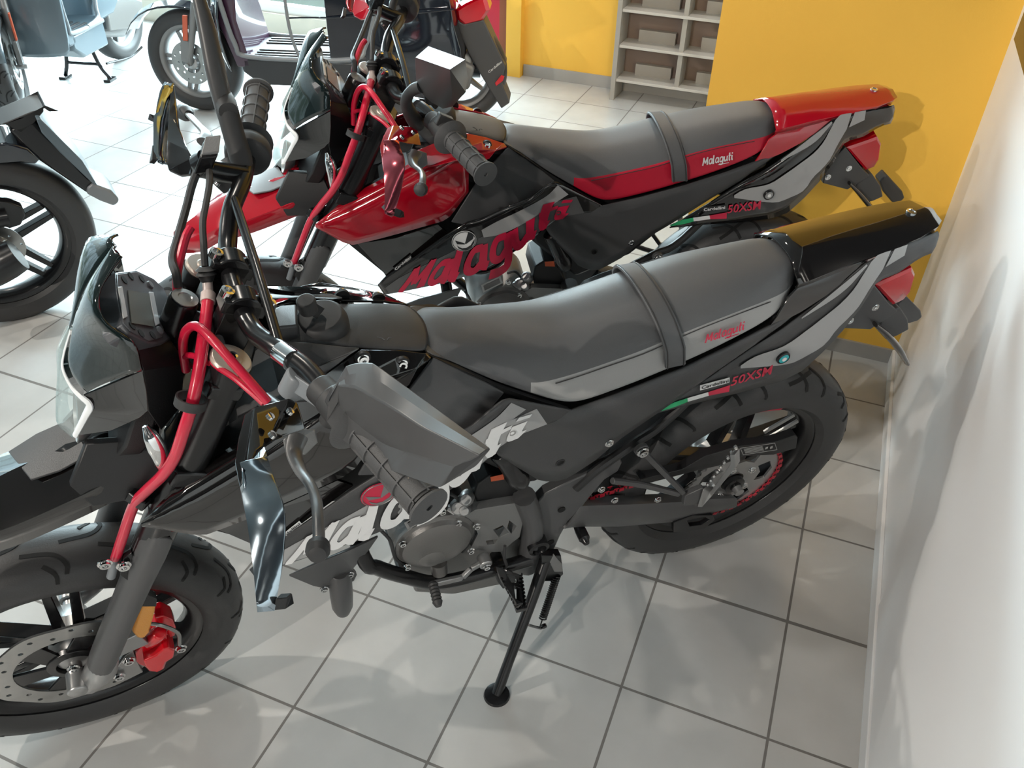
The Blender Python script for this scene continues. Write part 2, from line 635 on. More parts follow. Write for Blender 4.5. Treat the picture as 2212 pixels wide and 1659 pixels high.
def build_bike(fr, red, label):
    rt = thing('motorcycle', label, 'motorcycle', fr.m)
    body = gred if red else gloss

    # ---- wheels
    rear = V((0, 0, .307))
    rw = bpy.data.objects.new('rear_wheel', None)
    COL.objects.link(rw)
    rw.parent = rt
    make_wheel(rw, rear, X_, Z_, Y_, .307, .13, REAR_PAT, bmet, 5, stripe=dred, hubr=.062, phase=.35)
    for a_, b_ in (((1365, 640), (1605, 500)), ((1392, 690), (1640, 545))):
        p, q = T('I', (*a_, .02), (*b_, .02))
        MB().add(bar(p, q, .012, .004, up=Y_)).out('reflective_strip', alu, rw)
    fw_ = bpy.data.objects.new('front_wheel', None)
    COL.objects.link(fw_)
    fw_.parent = rt
    make_wheel(fw_, AX, FF, SF, LF, .296, .105, FRONT_PAT, bmet, 6, stripe=None, hubr=.04, phase=.2)
    disc(fw_, AX, LF, .095, .135, .052, fw=FF, holes=24, wave=.02)
    cmb = MB()
    for k in range(6):
        a = k * PI / 3 + .3
        cmb.add(bar(AX + LF * .05 + (FF * math.cos(a) + SF * math.sin(a)) * .035, AX + LF * .052 + (FF * math.cos(a + .25) + SF * math.sin(a + .25)) * .102, .03, .006, up=LF, w2=.045))
    cmb.add(lathe([(.045, .045), (.045, .056), (.03, .058), (.03, .045)], AX, LF, 24))
    cmb.out('disc_carrier', bmet, fw_, bev=.001)
    # chrome valve and speed sensor seen between the spokes
    MB().add(tube([AX + LF * .03 + FF * .19, AX + LF * .045 + FF * .16], .004, 8, 1)).out('valve', alu, fw_)

    disc(rw, rear, -Y_, .06, .1, .06, fw=X_, holes=20)

    # ---- rear sprocket and chain
    sc = rear + Y_ * .062
    sp = [[sc + (X_ * math.cos(a) + Z_ * math.sin(a)) * (.113 + (.005 if k % 2 else -.001)) for k, a in enumerate(np.linspace(0, 2 * PI, 92, endpoint=False))]]
    for k in range(5):
        a = 2 * PI * k / 5
        sp.append([sc + (X_ * math.cos(a + da) + Z_ * math.sin(a + da)) * r_ for da, r_ in ((.05, .066), (.5, .07), (.95, .066), (.85, .094), (.5, .1), (.15, .094))])
    sp.append([sc + (X_ * math.cos(-a) + Z_ * math.sin(-a)) * .028 for a in np.linspace(0, 2 * PI, 20, endpoint=False)])
    sprk = MB().add(prism(sp, Y_ * .005))
    sprk.out('sprocket', alu, rw, smooth=0)
    bb = MB()
    for k in range(5):
        a = 2 * PI * k / 5 + .02
        bb.add(bolt(sc + Y_ * .005 + (X_ * math.cos(a) + Z_ * math.sin(a)) * .05, Y_, .007, .006))
    bb.outs('sprocket_bolt', chrome, rw)
    fs = T('O', (1215, 1105, .062))[0]
    fc, rc = (fs.x, fs.z, .030), (0, .307, .118)
    loop = []
    for k in range(28):
        a = PI / 2 + PI * k / 27 + .1
        loop.append(V((rc[0] + rc[2] * math.cos(a), .065, rc[1] + rc[2] * math.sin(a))))
    for k in range(10):
        a = -PI / 2 + PI * k / 9 + .1
        loop.append(V((fc[0] + fc[2] * math.cos(a), .065, fc[1] + fc[2] * math.sin(a))))
    Lp = resam(loop + [loop[0]], 124)
    ch = MB()
    for i in range(len(Lp) - 1):
        a, b = Lp[i], Lp[i + 1]
        o = .0035 if i % 2 else .0055
        for s_ in (-1, 1):
            ch.add(bar(a + Y_ * o * s_, b + Y_ * o * s_, .0022, .009, up=Z_ if abs((b - a).z) < abs((b - a).x) else X_), 0 if i % 2 == 0 or s_ > 0 else 1)
        ch.add(lathe([(.0036, -.006), (.0036, .006)], a, Y_, 8), 1)
    ch.out('chain', [chainr, bmet], rt)

    # ---- frame tubes
    fm = MB()
    cr = T('G', (960, 1115, .1), (1060, 1190, .1), (1250, 1250, .1), (1430, 1290, .1), (1620, 1265, .1), (1900, 1190, .1), (2110, 1130, .1))
    hd = cr[0] + V((.03, -.06, .2))
    for s_ in (1, -1):
        q = [V((p.x, p.y * s_, p.z)) for p in cr]
        fm.add(tube([V((.93, .02 * s_, .72)), V((hd.x, hd.y * s_, hd.z))] + q, .0145, 12, 5))
    fm.add(tube([V((.96, 0, .8)), V((.86, 0, .62)), V((.8, 0, .5))], .02, 12, 4))
    fm.add(tube([V((cr[2].x, -.1, cr[2].z)), V((cr[2].x, .1, cr[2].z))], .012, 10, 1))
    fm.add(tube([V((cr[5].x, -.1, cr[5].z)), V((cr[5].x, .1, cr[5].z))], .012, 10, 1))
    fm.out('frame_cradle', bmet, rt)
    sf = T('H', (850, 470, .055), (600, 655, .075), (350, 830, .088), (200, 960, .088))
    both(tube([V((-.12, .03, .86)), V((.04, .04, .81))] + sf, .010, 10, 5)).outs('subframe', plas2, rt)
    spar = T('H', (-60, 1060, .086), (0, 1000, .088), (150, 925, .09), (330, 845, .09), (508, 762, .09), (520, 790, .09), (490, 850, .09), (400, 905, .09), (330, 985, .09), (250, 1085, .09), (150, 1190, .09), (95, 1290, .09), (50, 1395, .09), (0, 1490, .09), (-70, 1490, .09), (-80, 1300, .088))
    pair('frame_plate', prism([spar], (0, -.022, 0)), frm, rt, bev=.003)
    mb = MB()
    for p in T('H', (105, 1110, .09), (30, 1330, .09)):
        mb.add(lathe([(.008, -.001), (.008, .001), (0, .001)], p, Y_, 14))
    mb.outs('plate_hole', groove, rt)
    tb = T('G', (1890, 390, .092), (2130, 735, .098))
    d_ = (tb[1] - tb[0]).normalized()
    both(lathe([(.011, -.005), (.018, .0), (.020, .01), (.018, .02), (.018, .075), (.021, .08), (.021, .10), (.016, .115), (.008, .12)], tb[0], d_, 20)).outs('tank_mount', bmet, rt)
    tb = T('G', (2060, 700, .085), (2120, 900, .085), (2080, 1180, .085))
    both(tube(tb, .022, 14, 5)).outs('frame_downtube', frm, rt)
    pb = T('G', (2150, 1030, .1))[0]
    MB().add(lathe([(.022, -.03), (.022, .012), (.015, .014), (.013, .006), (0, .006)], pb, Y_, 20)).out('pivot_boss', bmet, rt)

    # ---- swingarm
    up_ = T('H', (150, 1195, .09), (235, 1085, .09), (600, 1073, .09), (900, 1058, .088), (1150, 1035, .085), (1300, 1030, .082))
    lo_ = T('H', (100, 1240, .09), (220, 1226, .09), (500, 1226, .09), (860, 1195, .088), (1140, 1130, .085), (1290, 1095, .082))
    vf = ruled(up_, lo_, 20, 3, .006, smooth=False)
    pair('swingarm', vf, frm, rt, sol=.03, off=-1, bev=.003)
    ax_ = MB().add(lathe([(.024, -.012), (.024, .002), (.013, .004), (.013, .008), (.006, .009), (0, .009)], rear + Y_ * .078, Y_, 20))
    ax_.add(lathe([(.009, -.17), (.009, 0)], rear + Y_ * .08, Y_, 12))
    ax_.out('axle_nut', bmet, rt)
    g = T('H', (640, 905, .082), (930, 835, .082), (1085, 745, .082), (1300, 680, .082), (1560, 648, .08), (1700, 600, .078), (1716, 615, .078), (1705, 690, .078), (1550, 735, .08), (1345, 745, .082), (1200, 805, .082), (1000, 850, .082), (660, 940, .082))
    gd = MB().add(prism([g], (0, -.02, 0))).out('chain_guard', plas2, rt, bev=.002)
    q = T('H', (1345, 735, .0835), (1575, 700, .0835), (1560, 655, .0835), (1325, 690, .0835))
    wl = MB()
    for a, b in zip(q, q[1:] + q[:1]):
        wl.add(bar(a, b, .0012, .0006, up=Y_))
    for k in range(5):
        v = .2 + .15 * k
        f_ = bil(q)
        wl.add(bar(f_(.08, v), f_(.62, v), .0014, .0006, up=Y_))
    wl.add(bar(f_(.7, .35), f_(.74, .6), .006, .0006, up=Y_)).add(bar(f_(.82, .4), f_(.9, .5), .008, .0006, up=Y_))
    wl.out('warning_label', dgrey, gd, smooth=0)
    rb_ = MB()
    for p in T('H', (465, 1040, .093), (760, 1037, .093), (985, 1043, .092), (375, 968, .092)):
        rb_.add(bolt(p, Y_, .006, .005))
    rb_.outs('guard_bolt', chrome, rt)
    q = T('H', (870, 1200, .094), (1000, 1150, .094), (1140, 1150, .094), (1150, 1180, .094), (1080, 1240, .094), (950, 1265, .094), (870, 1265, .094))
    q2 = T('H', (960, 1185, .094), (1080, 1160, .094), (1120, 1180, .094), (1060, 1215, .094), (980, 1225, .094))
    MB().add(prism([q, q2[::-1]], (0, -.012, 0))).out('chain_guide', bmet, rt, bev=.001)
    # stand spool below the arm
    q = T('H', (235, 1255, .09), (240, 1300, .105))
    MB().add(lathe([(.010, -.02), (.012, 0), (.012, .02), (.009, .024), (.006, .032), (0, .032)], q[0], Y_, 16)).out('stand_bobbin', bmet, rt)

    # ---- passenger footrest
    for s_ in (1, -1):
        def ms(P):
            return [V((p.x, p.y * s_, p.z)) for p in P]
        q = ms(T('H', (650, 700, .1), (930, 985, .115)))
        a = MB().add(bar(q[0], q[1], .010, .016, up=Y_)).add(lathe([(.014, -.006), (.014, .004), (0, .006)], q[0], Y_ * s_, 16))
        q2 = ms(T('H', (450, 912, .1), (660, 940, .1), (905, 1000, .115)))
        a.add(tube(q2, .0068, 10, 4))
        q3 = ms(T('H', (930, 985, .11), (1050, 930, .118), (1090, 960, .12), (1060, 1040, .12), (920, 1050, .115)))
        a.add(prism([q3], (0, .012 * s_, 0)))
        br = a.out('footrest_bracket', frm, rt, bev=.0015)
        MB().add(bolt(q[0] + Y_ * .005 * s_, Y_ * s_, .009, .007)).outs('bolt', chrome, br)
        q4 = ms(T('H', (1060, 1050, .125), (1095, 940, .125), (1145, 955, .125), (1290, 750, .19), (1285, 690, .19), (1320, 690, .2), (1322, 780, .2), (1155, 980, .13), (1090, 1053, .13)))
        q4 = [p + V((0, 0, 0)) for p in q4]
        n_ = offset_dir(q4)
        if n_.z > 0:
            n_ = -n_
        pg = MB().add(prism([q4], n_ * .016))
        a0, a1 = (q4[1] + q4[2]) / 2, (q4[3] + q4[4]) / 2
        for k in range(9):
            p = q4[1].lerp(q4[4], k / 8.0)
            pg.add(bar(p, p + V((-.0035, 0, .004)), .005, .010, up=n_))
        pg.out('footrest', alu, rt, bev=.0008)

    # ---- side cover under the seat
    tp = T('O', (1062, 965, .108), (1085, 940, .108), (1105, 918, .108), (1178, 888, .107), (1232, 888, .105), (1340, 850, .104), (1474, 797, .102), (1580, 747, .094), (1690, 690, .082), (1722, 662, .07))
    bt = T('O', (1080, 985, .11), (1110, 1005, .11), (1168, 1040, .11), (1212, 1040, .11), (1232, 1030, .11), (1290, 992, .105), (1335, 952, .1), (1385, 917, .098), (1425, 890, .095), (1530, 815, .088), (1620, 752, .080), (1724, 668, .07))
    sc_ = pair('side_cover', ruled(tp, bt, 34, 5, .006, smooth=False), plas, rt, sol=.004, off=-1)
    mb = MB()
    for p in T('O', (1105, 932, .120), (1316, 957, .108)):
        mb.add(bolt(p, Y_, .0065, .004))
    mb.outs('bolt', chrome, rt)
    mb = MB()
    for p in T('O', (1211, 1000, .1145),):
        mb.add(lathe([(.009, 0), (.0075, .001), (.006, .0), (0, 0)], p, Y_, 16))
    mb.out('screw_recess', plas2, rt)
    # inner airbox so that the middle is not see-through
    ib = [V((.66, 0, .8)), V((.62, 0, .62)), V((.5, 0, .5)), (V((.36, 0, .56))), V((.2, 0, .72)), V((.05, 0, .8)), V((.1, 0, .84)), V((.45, 0, .78))]
    MB().add(prism([[p + Y_ * -.07 for p in ib]], (0, .14, 0))).out('airbox', plas2, rt, bev=.01)

    ft_ = [(.64, .845), (.70, .868), (.80, .893), (.90, .898), (.93, .80), (.91, .66), (.82, .62), (.70, .66), (.60, .76)]
    MB().add(prism([[V((x, -.052, z)) for x, z in ft_]], (0, .104, 0))).out('fuel_tank', plas2, rt, bev=.01)
    wide = [(.66, .70), (.72, .80), (.80, .84), (.90, .86), (.98, .80), (1.0, .72), (.9, .62), (.78, .60)]
    MB().add(prism([[V((x, -.085, z)) for x, z in wide]], (0, .17, 0))).out('tank_lower', plas2, rt, bev=.012)

    # ---- seat
    xs = [.704, .69, .66, .62, .58, .54, .5, .46, .41, .35, .3, .25, .2, .15, .11, .075, .05, .037]
    bot = T('O', (926.6, 762, .053), (1000, 795, .068), (1069, 828, .08), (1142, 850, .09), (1230, 882, .098), (1340, 845, .098), (1439, 804, .097), (1474, 790, .096), (1580, 740, .09), (1680, 683, .08), (1722, 640, .066), (1741, 600, .05))
    seam = T('O', (1142, 846, .090), (1250, 812, .094), (1400, 760, .093), (1485, 720, .09), (1580, 683, .085), (1702, 637, .068))
    cen = [(.698, .045, .889), (.646, .045, .884), (.58, .045, .870), (.4965, .045, .857), (.442, .045, .854), (.3855, .045, .868), (.318, .045, .882), (.223, .045, .900), (.168, .045, .908), (.073, .045, .920), (.04, .045, .914)]
    rb2, rs2, rc2 = rowx(bot, xs), rowx(seam, xs), rowx(cen, xs)
    rings, half = [], []
    for i, x in enumerate(xs):
        wb, zb = rb2[i]
        ws, zs = rs2[i]
        _, zc = rc2[i]
        e = min(1, max(0, (x - .02) / .06)) ** .5 if x < .08 else 1
        if x > .535:
            k = min(1, (x - .535) / .03)
            ws, zs = ws * (1 - k) + (wb * .98) * k, zs * (1 - k) + (zb + (zc - zb) * .3) * k
            ws = min(ws, wb * .985)
        zs = min(zs, zc - .008)
        wsh = min(.073, ws * .84)
        half.append([(wb * e, zb), (wb * e, zb + .004), (ws * e, zs - .002), (ws * e, zs), (wsh * e, max(zc - .018, zs + .003)), (.042 * e if ws > .06 else ws * .6 * e, zc - .003), (0.018 * e, zc)])
    n_ = len(xs)
    Vs, Fs, fmi = [], [], []
    for i, x in enumerate(xs):
        h = half[i]
        full = h + [(-w, z) for w, z in h[::-1]]
        dx = [0, 0, 0, 0, 0, 0, 0]
        if i < 2:
            dx = [0, 0, 0, 0, 0, -.012, -.016]
        dd = dx + dx[::-1]
        Vs += [V((x + dd[j] * 1, w, z)) for j, (w, z) in enumerate(full)]
    for i in range(n_ - 1):
        for j in range(13):
            Fs.append([i * 14 + j, i * 14 + j + 1, (i + 1) * 14 + j + 1, (i + 1) * 14 + j])
            fmi.append(1 if j in (0, 1, 2, 10, 11, 12) and xs[i] < .545 else 0)
        Fs.append([i * 14 + 13, i * 14, (i + 1) * 14, (i + 1) * 14 + 13])
        fmi.append(2)
    Fs.append(list(range(14)))
    fmi.append(0)
    Fs.append([(n_ - 1) * 14 + k for k in range(14)][::-1])
    fmi.append(0)
    me_seat = link('seat', Vs, Fs, [vinyl, vred if red else vgrey, plas2], rt, smooth=60, sub=2, fm=fmi)
    # piping along the seam and the grab strap
    sm = [V((x, half[i][3][0] + .0008, half[i][3][1])) for i, x in enumerate(xs) if .1 < x < .54]
    both(tube(sm, .0009, 6, 3)).outs('seam_piping', rubber, me_seat)
    ln = []
    for k in range(13):
        t = k / 12
        i0 = T('O', (1455, 797, .099))[0]
        top_ = V((.318, .03, .889))
        ang = PI * t
        ln.append(V((.287 + .028 * math.sin(ang) ** .7, .1025 * math.cos(ang) if abs(math.cos(ang)) < .9 else .1025 * math.copysign(1, math.cos(ang)), .795 + .0985 * math.sin(ang) ** .62)))
    hs = []
    for p in ln:
        a = p - X_ * .019
        b = p + X_ * .019
        hs.append((a, b))
    rows = [[h.lerp(g_, t) for h, g_ in hs] for t in (0, .15, .5, .85, 1)]
    MB().add(grid(rows)).out('grab_strap', vinyl, me_seat, sol=.005, off=0, bev=.001)
    for t in (.1, .9):
        MB().add(tube([h.lerp(g_, t) + (p - V((.287, 0, .83))).normalized() * .003 for (h, g_), p in zip(hs, ln)], .0011, 6, 2)).out('strap_stitching', rubber, me_seat)
    # word on the seat side
    q = T('O', (1522, 737, .0925), (1612, 706, .0895), (1609, 692, .0890), (1519, 721, .0925))
    q = [p + Y_ * .0035 for p in q]
    fn = bil(q)
    MB().add(script_mesh(lambda u, v: fn(u, v * .72), .4, 1.1)).out('seat_lettering', dwhite if red else dred, me_seat, smooth=0)
    MB().add(bar(fn(.45, -.35), fn(.78, -.35), .001, .001, up=Y_)).out('seat_lettering_underline', dwhite if red else dred, me_seat, smooth=0)

    # ---- tank cover between seat and bars
    ridge = T('F', (1188, 985, .055), (1170, 975, .053), (1000, 962, .053), (720, 956, .050), (500, 925, .041), (180, 915, .038))
    xs2 = [.70, .73, .77, .81, .85, .885, .91]
    rr = rowx(ridge, xs2)
    rows = []
    for k, fac in enumerate((1, .75, .4, 0, -.4, -.75, -1)):
        rows.append([V((x + (.0 if abs(fac) > .9 else -.016 * (1 - fac * fac) if i == 0 else 0), w * fac, z + .005 * (1 - fac * fac))) for i, (x, (w, z)) in enumerate(zip(xs2, rr))])
    tk = MB().add(grid(rows)).out('tank_cover', plas, rt, sol=.004, off=-1, sub=1)
    td = T('F', (170, 912, .046), (400, 930, .051), (640, 956, .054), (715, 960, .056), (650, 1000, .066), (430, 1172, .085), (330, 1120, .08), (240, 1060, .072), (190, 990, .062))
    pair('tank_side', prism([td], (0, -.003, 0)), plas, rt, bev=.001)
    nose = T('K', (1090, 745, .0), (1180, 700, -.03), (1330, 690, -.035), (1340, 900, .03), (1130, 920, .04), (1085, 790, .03))
    MB().add(prism([nose], (.0, 0, -.03))).out('tank_nose', plas, rt, bev=.003)
    cc = V((.838, .0, .926))
    cap = MB()
    up2 = V((.12, .05, 1)).normalized()
    cap.add(lathe([(.037, -.004), (.037, .012), (.034, .022), (.030, .026), (.0, .028)], cc, up2, 40))
    cap_o = cap.out('fuel_cap', rubber, rt, bev=.001)
    kb = T('K', (1430, 700, .01))[0]
    MB().add(bar(cc + up2 * .030 + (kb - cc) * 0.05, kb + up2 * .0, .010, .018, up=up2, w2=.022)).add(lathe([(.013, -.012), (.0135, .008), (.012, .010), (0, .010)], kb, up2, 20)).out('cap_lock', rubber, cap_o, bev=.001)
    # little wing mark pressed in the cover
    w_ = T('F', (838, 912, .035), (870, 918, .035), (890, 932, .035), (905, 932, .035), (915, 915, .035), (940, 915, .035))
    MB().add(tube([p + Z_ * .0095 for p in w_], .0008, 5, 2)).out('wing_mark', dgrey2, tk)

    # ---- upper shroud and side panel behind it
    o_ = [V((.912, .12, .919)), V((.87, .12, .91)), V((.778, .10, .905)), V((.7235, .08, .8895)), V((.6955, .06, .884))]
    inn_ = T('F', (1172, 990, .056), (1000, 968, .055), (730, 962, .053), (600, 1045, .065), (432, 1172, .085))
    pair('upper_shroud', prism([o_ + inn_], (0, -.001, -.004)), body, rt, bev=.001)
    us2 = [o_[0], o_[1], o_[2], o_[3], o_[4]] + T('F', (1172, 994, .057), (1110, 1100, .083), (1058, 1205, .103), (930, 1300, .122), (700, 1330, .130), (480, 1420, .135), (300, 1480, .137))
    pair('upper_shroud_side', prism([us2], (0, -.004, 0)), body, rt, bev=.001)
    for c in ((784, 774, .0685), (868, 785, .072)):
        p = T('O', c)[0]
        for s_ in (1, -1):
            bo = MB()
            bo.add(lathe([(.0115, -.004), (.0115, .001), (.009, .003), (.008, .001), (0, .001)], V((p.x, p.y * s_, p.z)), Y_ * s_, 18), 1)
            bo.add(bolt(V((p.x, (p.y + .001) * s_, p.z)), V((0, s_, .3)), .0062, .008), 0)
            bo.out('shroud_bolt', [chrome, plas2], rt)
    sp2 = TR_('O', (1099, 318, .058), (1140, 347, .073), (1170, 368, .085), (1198, 391, .096), (1152, 437, .118), (1100, 456, .128), (1050, 474, .137), (1003, 486, .141), (975, 480, .14), (1014, 418, .12), (1040, 377, .1))
    pair('seat_front_panel', prism([sp2], (0, -.004, 0)), plas, rt, bev=.0015)
    # dark seam below the seat
    sd = T('F', (1180, 995, .055), (1400, 1095, .074), (1640, 1207, .088), (1860, 1285, .096), (2150, 1378, .103), (2120, 1390, .1), (1640, 1240, .085), (1180, 1020, .05))
    both(prism([sd], (0, -.008, 0))).outs('seat_base', plas2, rt)

    # ---- front shroud wing
    u_ = TR_('O', (681, 486, .155), (760, 452, .15), (860, 400, .14), (925, 362, .125), (985, 322, .10), (1012, 318, .08))
    l_ = TR_('O', (683, 492, .155), (755, 531, .158), (820, 516, .155), (900, 494, .145), (967, 475, .135), (1012, 415, .12))
    shr = pair('front_shroud', ruled(u_, l_, 18, 5, .003, smooth=False), body, rt, sol=.004, off=-1)
    u2 = TR_('O', (681, 486, .155), (760, 452, .15), (860, 400, .14), (925, 362, .125), (985, 322, .10))
    u3 = [V((p.x + .004, p.y - .03, p.z + .012)) for p in u2]
    u3[0] = u2[0] - V((.004, .004, 0))
    pair('shroud_lip', ruled(u2, u3, 12, 1, smooth=False), body, rt, sol=.003)
    # radiator side, dark plastic below the wing
    r1 = TR_('F', (700, 240, .145), (960, 205, .14), (1250, 110, .135), (1320, 170, .13), (1110, 320, .13), (900, 470, .13), (880, 440, .133))
    pair('radiator_cover', prism([r1], (0, -.006, 0)), body if not red else gloss, rt, bev=.001)
    r2 = TR_('O', (690, 500, .14), (755, 535, .14), (835, 600, .125), (900, 560, .12), (1000, 420, .1), (880, 400, .1))
    both(prism([[p - Y_ * .012 for p in r2]], (0, -.07, 0))).outs('radiator', plas2, rt)

    # ---- graphics panel
    wx = lambda px: float(np.interp(px, [816, 900, 1000, 1100, 1200, 1305], [.132, .140, .146, .138, .122, .104]))
    gp = lambda o, *pts: TR_('O', *[(x, y, wx(x) + o) for x, y in pts])
    top_ = [(816, 616), (835, 596), (898, 554), (964, 507), (1006, 482), (1044, 472), (1100, 446), (1147, 428), (1175, 405), (1198, 391), (1250, 418), (1305, 446)]
    bot_ = [(830, 637), (870, 630), (961, 611), (1010, 596), (1056, 577), (1110, 545), (1151, 515), (1180, 491), (1205, 471), (1240, 462), (1270, 460), (1306, 452)]
    pm = gloss if red else plas
    gpan = pair('graphics_panel', ruled(gp(0, *top_), gp(0, *bot_), 44, 8, 0, smooth=False), pm, rt, sol=.004, off=-1)

    def film(name, m_, outs, o=.0012):
        mb = MB()
        for P in outs:
            a, b = P
            mb.add(ruled(gp(o, *a), gp(o, *b), 24, 4, 0))
        return mb.out(name, m_, gpan, smooth=60)
    g1 = dgrey2 if red else dgrey2
    film('swoosh_film', dgrey if red else dgrey, [([(1040, 497), (1075, 478), (1130, 452), (1180, 424), (1205, 400)], [(1045, 513), (1085, 505), (1140, 478), (1200, 438), (1228, 420)])])
    film('lower_film', dgrey if not red else dgrey2, [([(832, 622), (870, 596), (960, 552), (1040, 512), (1130, 470), (1190, 440), (1245, 424)], [(840, 634), (872, 628), (960, 609), (1056, 575), (1150, 513), (1200, 474), (1262, 460)])], .0006)
    tb_ = [(866, 630), (905, 619), (945, 611), (1000, 596), (1056, 574), (1105, 546), (1151, 512), (1200, 475), (1270, 456)]
    tt_ = [(884, 584), (922, 566), (960, 547), (1000, 528), (1040, 508), (1085, 487), (1130, 464), (1196, 438), (1258, 430)]
    A_, B_ = crom([V((x, y, 0)) for x, y in tb_], 6), crom([V((x, y, 0)) for x, y in tt_], 6)

    def lay(u, v, o=.0024):
        t = min(max(u, -.02), 1.02) * (len(A_) - 1)
        i = int(min(max(t, 0), len(A_) - 2))
        k = t - i
        a, b = A_[i].lerp(A_[i + 1], k), B_[i].lerp(B_[i + 1], k)
        p = a.lerp(b, v / 1.5)
        return gp(o, (p.x, p.y))[0]
    MB().add(script_mesh(lambda u, v: lay(u, v), .25, 1.3)).out('side_lettering', dred if red else dwhite, gpan, smooth=0)
    # round badge
    bc = gp(.003, (1002.5, 521))[0]
    bn = (gp(0, (1030, 521))[0] - gp(0, (975, 521))[0]).cross(gp(0, (1002, 540))[0] - gp(0, (1002, 500))[0]).normalized()
    if bn.y < 0:
        bn = -bn
    bx = V((-1, 0, 0))
    bx = (bx - bn * bx.dot(bn)).normalized()
    bz = bn.cross(bx)
    if bz.z < 0:
        bz = -bz
    R_ = .0285

    def bp(x, y, o=0):
        return bc + bx * (x * R_) + bz * (y * R_) + bn * o
    rt2 = math.radians(4)
    dk = dblk if red else gmet
    bdg = MB().add(lathe([(R_, 0), (R_, .0008), (0, .0008)], bc - bn * .0006, bn, 48)).out('round_badge', dwhite if red else dred, gpan, smooth=30)
    mk = MB()
    for P in ([(-.72, .2), (.02, -.2), (.05, -.32), (-.58, -.2)],
              [(.38, .85), (.62, .72), (.8, .4), (.72, .12), (.12, -.3), (.05, -.22)],
              [(-.62, -.28), (-.5, -.62), (-.2, -.85), (.15, -.9), (.55, -.7), (.82, -.25), (.86, .1), (.72, -.12), (.5, -.48), (.12, -.7), (-.2, -.68), (-.45, -.5)]):
        c_, s2 = math.cos(rt2), math.sin(rt2)
        mk.add(prism([[bp(x * c_ - y * s2, x * s2 + y * c_, .0004) for x, y in P]], bn * .0005))
    mk.out('badge_mark', dk, bdg, smooth=0)
    ri = [bp(.93 * math.cos(a), .93 * math.sin(a), .0006) for a in np.linspace(0, 2 * PI, 48, endpoint=False)]
    MB().add(tube(ri, .0008, 6, 1, closed=True)).out('badge_ring', dk, bdg)
    # dealer sticker on the radiator cover and on the tail
    q = TR_('F', (945, 408, .134), (1065, 312, .134), (1075, 335, .134), (965, 432, .134))
    q = [q[3], q[2], q[1], q[0]]
    stk = MB().add(prism([[p + Y_ * .0012 for p in q]], (0, .0004, 0))).out('dealer_sticker', dwhite if not red else dblk, rt, smooth=0)
    fn2 = bil([p + Y_ * .0024 for p in q])
    MB().add(text_mesh('Cardellini', lambda u, v: fn2(.04 + u * .92, .32 + v * .55), bold=.02)).out('sticker_lettering', dblk if not red else dwhite, stk, smooth=0)
    MB().add(text_mesh('MOTO', lambda u, v: fn2(.68 + u * .25, .08 + v * .18), bold=.02)).out('sticker_small_lettering', dblk if not red else dwhite, stk, smooth=0)

    # belly tray under the panel and grey horn-shaped guard
    by = T('G', (458, 1248, .128), (640, 1165, .13), (900, 1060, .128), (1065, 980, .12), (1010, 1060, .11), (900, 1190, .105), (880, 1230, .1), (690, 1330, .1), (620, 1315, .11))
    pair('belly_tray', prism([by], (0, -.004, 0)), plas, rt, bev=.001)
    eg = T('G', (800, 1210, .095), (825, 1500, .095))
    dd = (eg[1] - eg[0]).normalized()
    L_ = (eg[1] - eg[0]).length
    hg = MB().add(lathe([(.018, 0), (.021, .01), (.0215, L_ * .5), (.020, L_ * .8), (.014, L_ * .95), (.0, L_)], eg[0], dd, 24))
    q = T('G', (640, 1290, .1), (740, 1260, .1), (880, 1195, .1), (920, 1240, .1), (900, 1280, .1), (760, 1330, .1), (680, 1335, .1))
    hg.add(prism([q], (0, -.01, 0)))
    hgo = hg.out('exhaust_guard', frm, rt, bev=.001)
    mb = MB()
    for p in T('G', (870, 1232, .102), (695, 1332, .102)):
        mb.add(bolt(p, Y_, .006, .006))
    mb.outs('bolt', chrome, hgo)

    # ---- engine
    ec = T('G', (1455, 1005, .09))[0]
    en = MB().add(lathe([(.079, -.16), (.079, -.02), (.077, -.012), (.077, 0), (.070, .003), (.066, .012), (.055, .018), (.03, .021), (0, .022)], ec, Y_, 40))
    eng = en.out('crankcase_cover', steel, rt, bev=.001)
    lb = T('G', (1430, 1110, .104))[0]
    MB().add(lathe([(.03, -.01), (.028, .004), (.02, .010), (0, .011)], lb, Y_, 24)).out('cover_boss', steel, eng)
    lb = T('G', (1480, 1190, .085))[0]
    MB().add(lathe([(.017, -.015), (.016, .012), (.010, .018), (0, .019)], lb, V((0, .3, -1)), 20)).out('drain_boss', steel, eng)
    mb = MB()
    for p in T('G', (1230, 1018, .096), (1608, 880, .096), (1262, 1178, .096), (1695, 1068, .096), (1735, 900, .094), (1500, 800, .09)):
        mb.add(bolt(p, Y_, .0055, .007))
    mb.outs('engine_bolt', chrome, eng)
    cr2 = T('G', (1180, 900, .0), (1330, 760, .0), (1560, 720, 0), (1900, 780, 0), (2080, 850, 0), (2060, 1020, 0), (1860, 1130, 0), (1500, 1200, 0), (1260, 1180, 0))
    MB().add(prism([[p - Y_ * .09 for p in cr2]], (0, .155, 0))).out('crankcase', steel, rt, bev=.006)
    cyl = T('G', (1200, 850, .0), (1050, 640, 0))
    cy0 = V((.72, 0, .52))
    cd = V((.35, 0, .94)).normalized()
    cmb = MB().add(lathe([(.04, 0), (.04, .13)], cy0, cd, 24))
    for k in range(9):
        cmb.add(lathe([(.06, .01 + .013 * k), (.062, .013 + .013 * k), (.06, .016 + .013 * k)], cy0, cd, 28))
    cmb.out('cylinder', steel, rt)
    spk = T('G', (1640, 850, .088), (1725, 795, .088), (1900, 765, .088), (2025, 745, .088), (2058, 850, .088), (2030, 980, .088), (1905, 1080, .088), (1790, 1085, .088), (1700, 1050, .088), (1745, 960, .088), (1715, 880, .088))
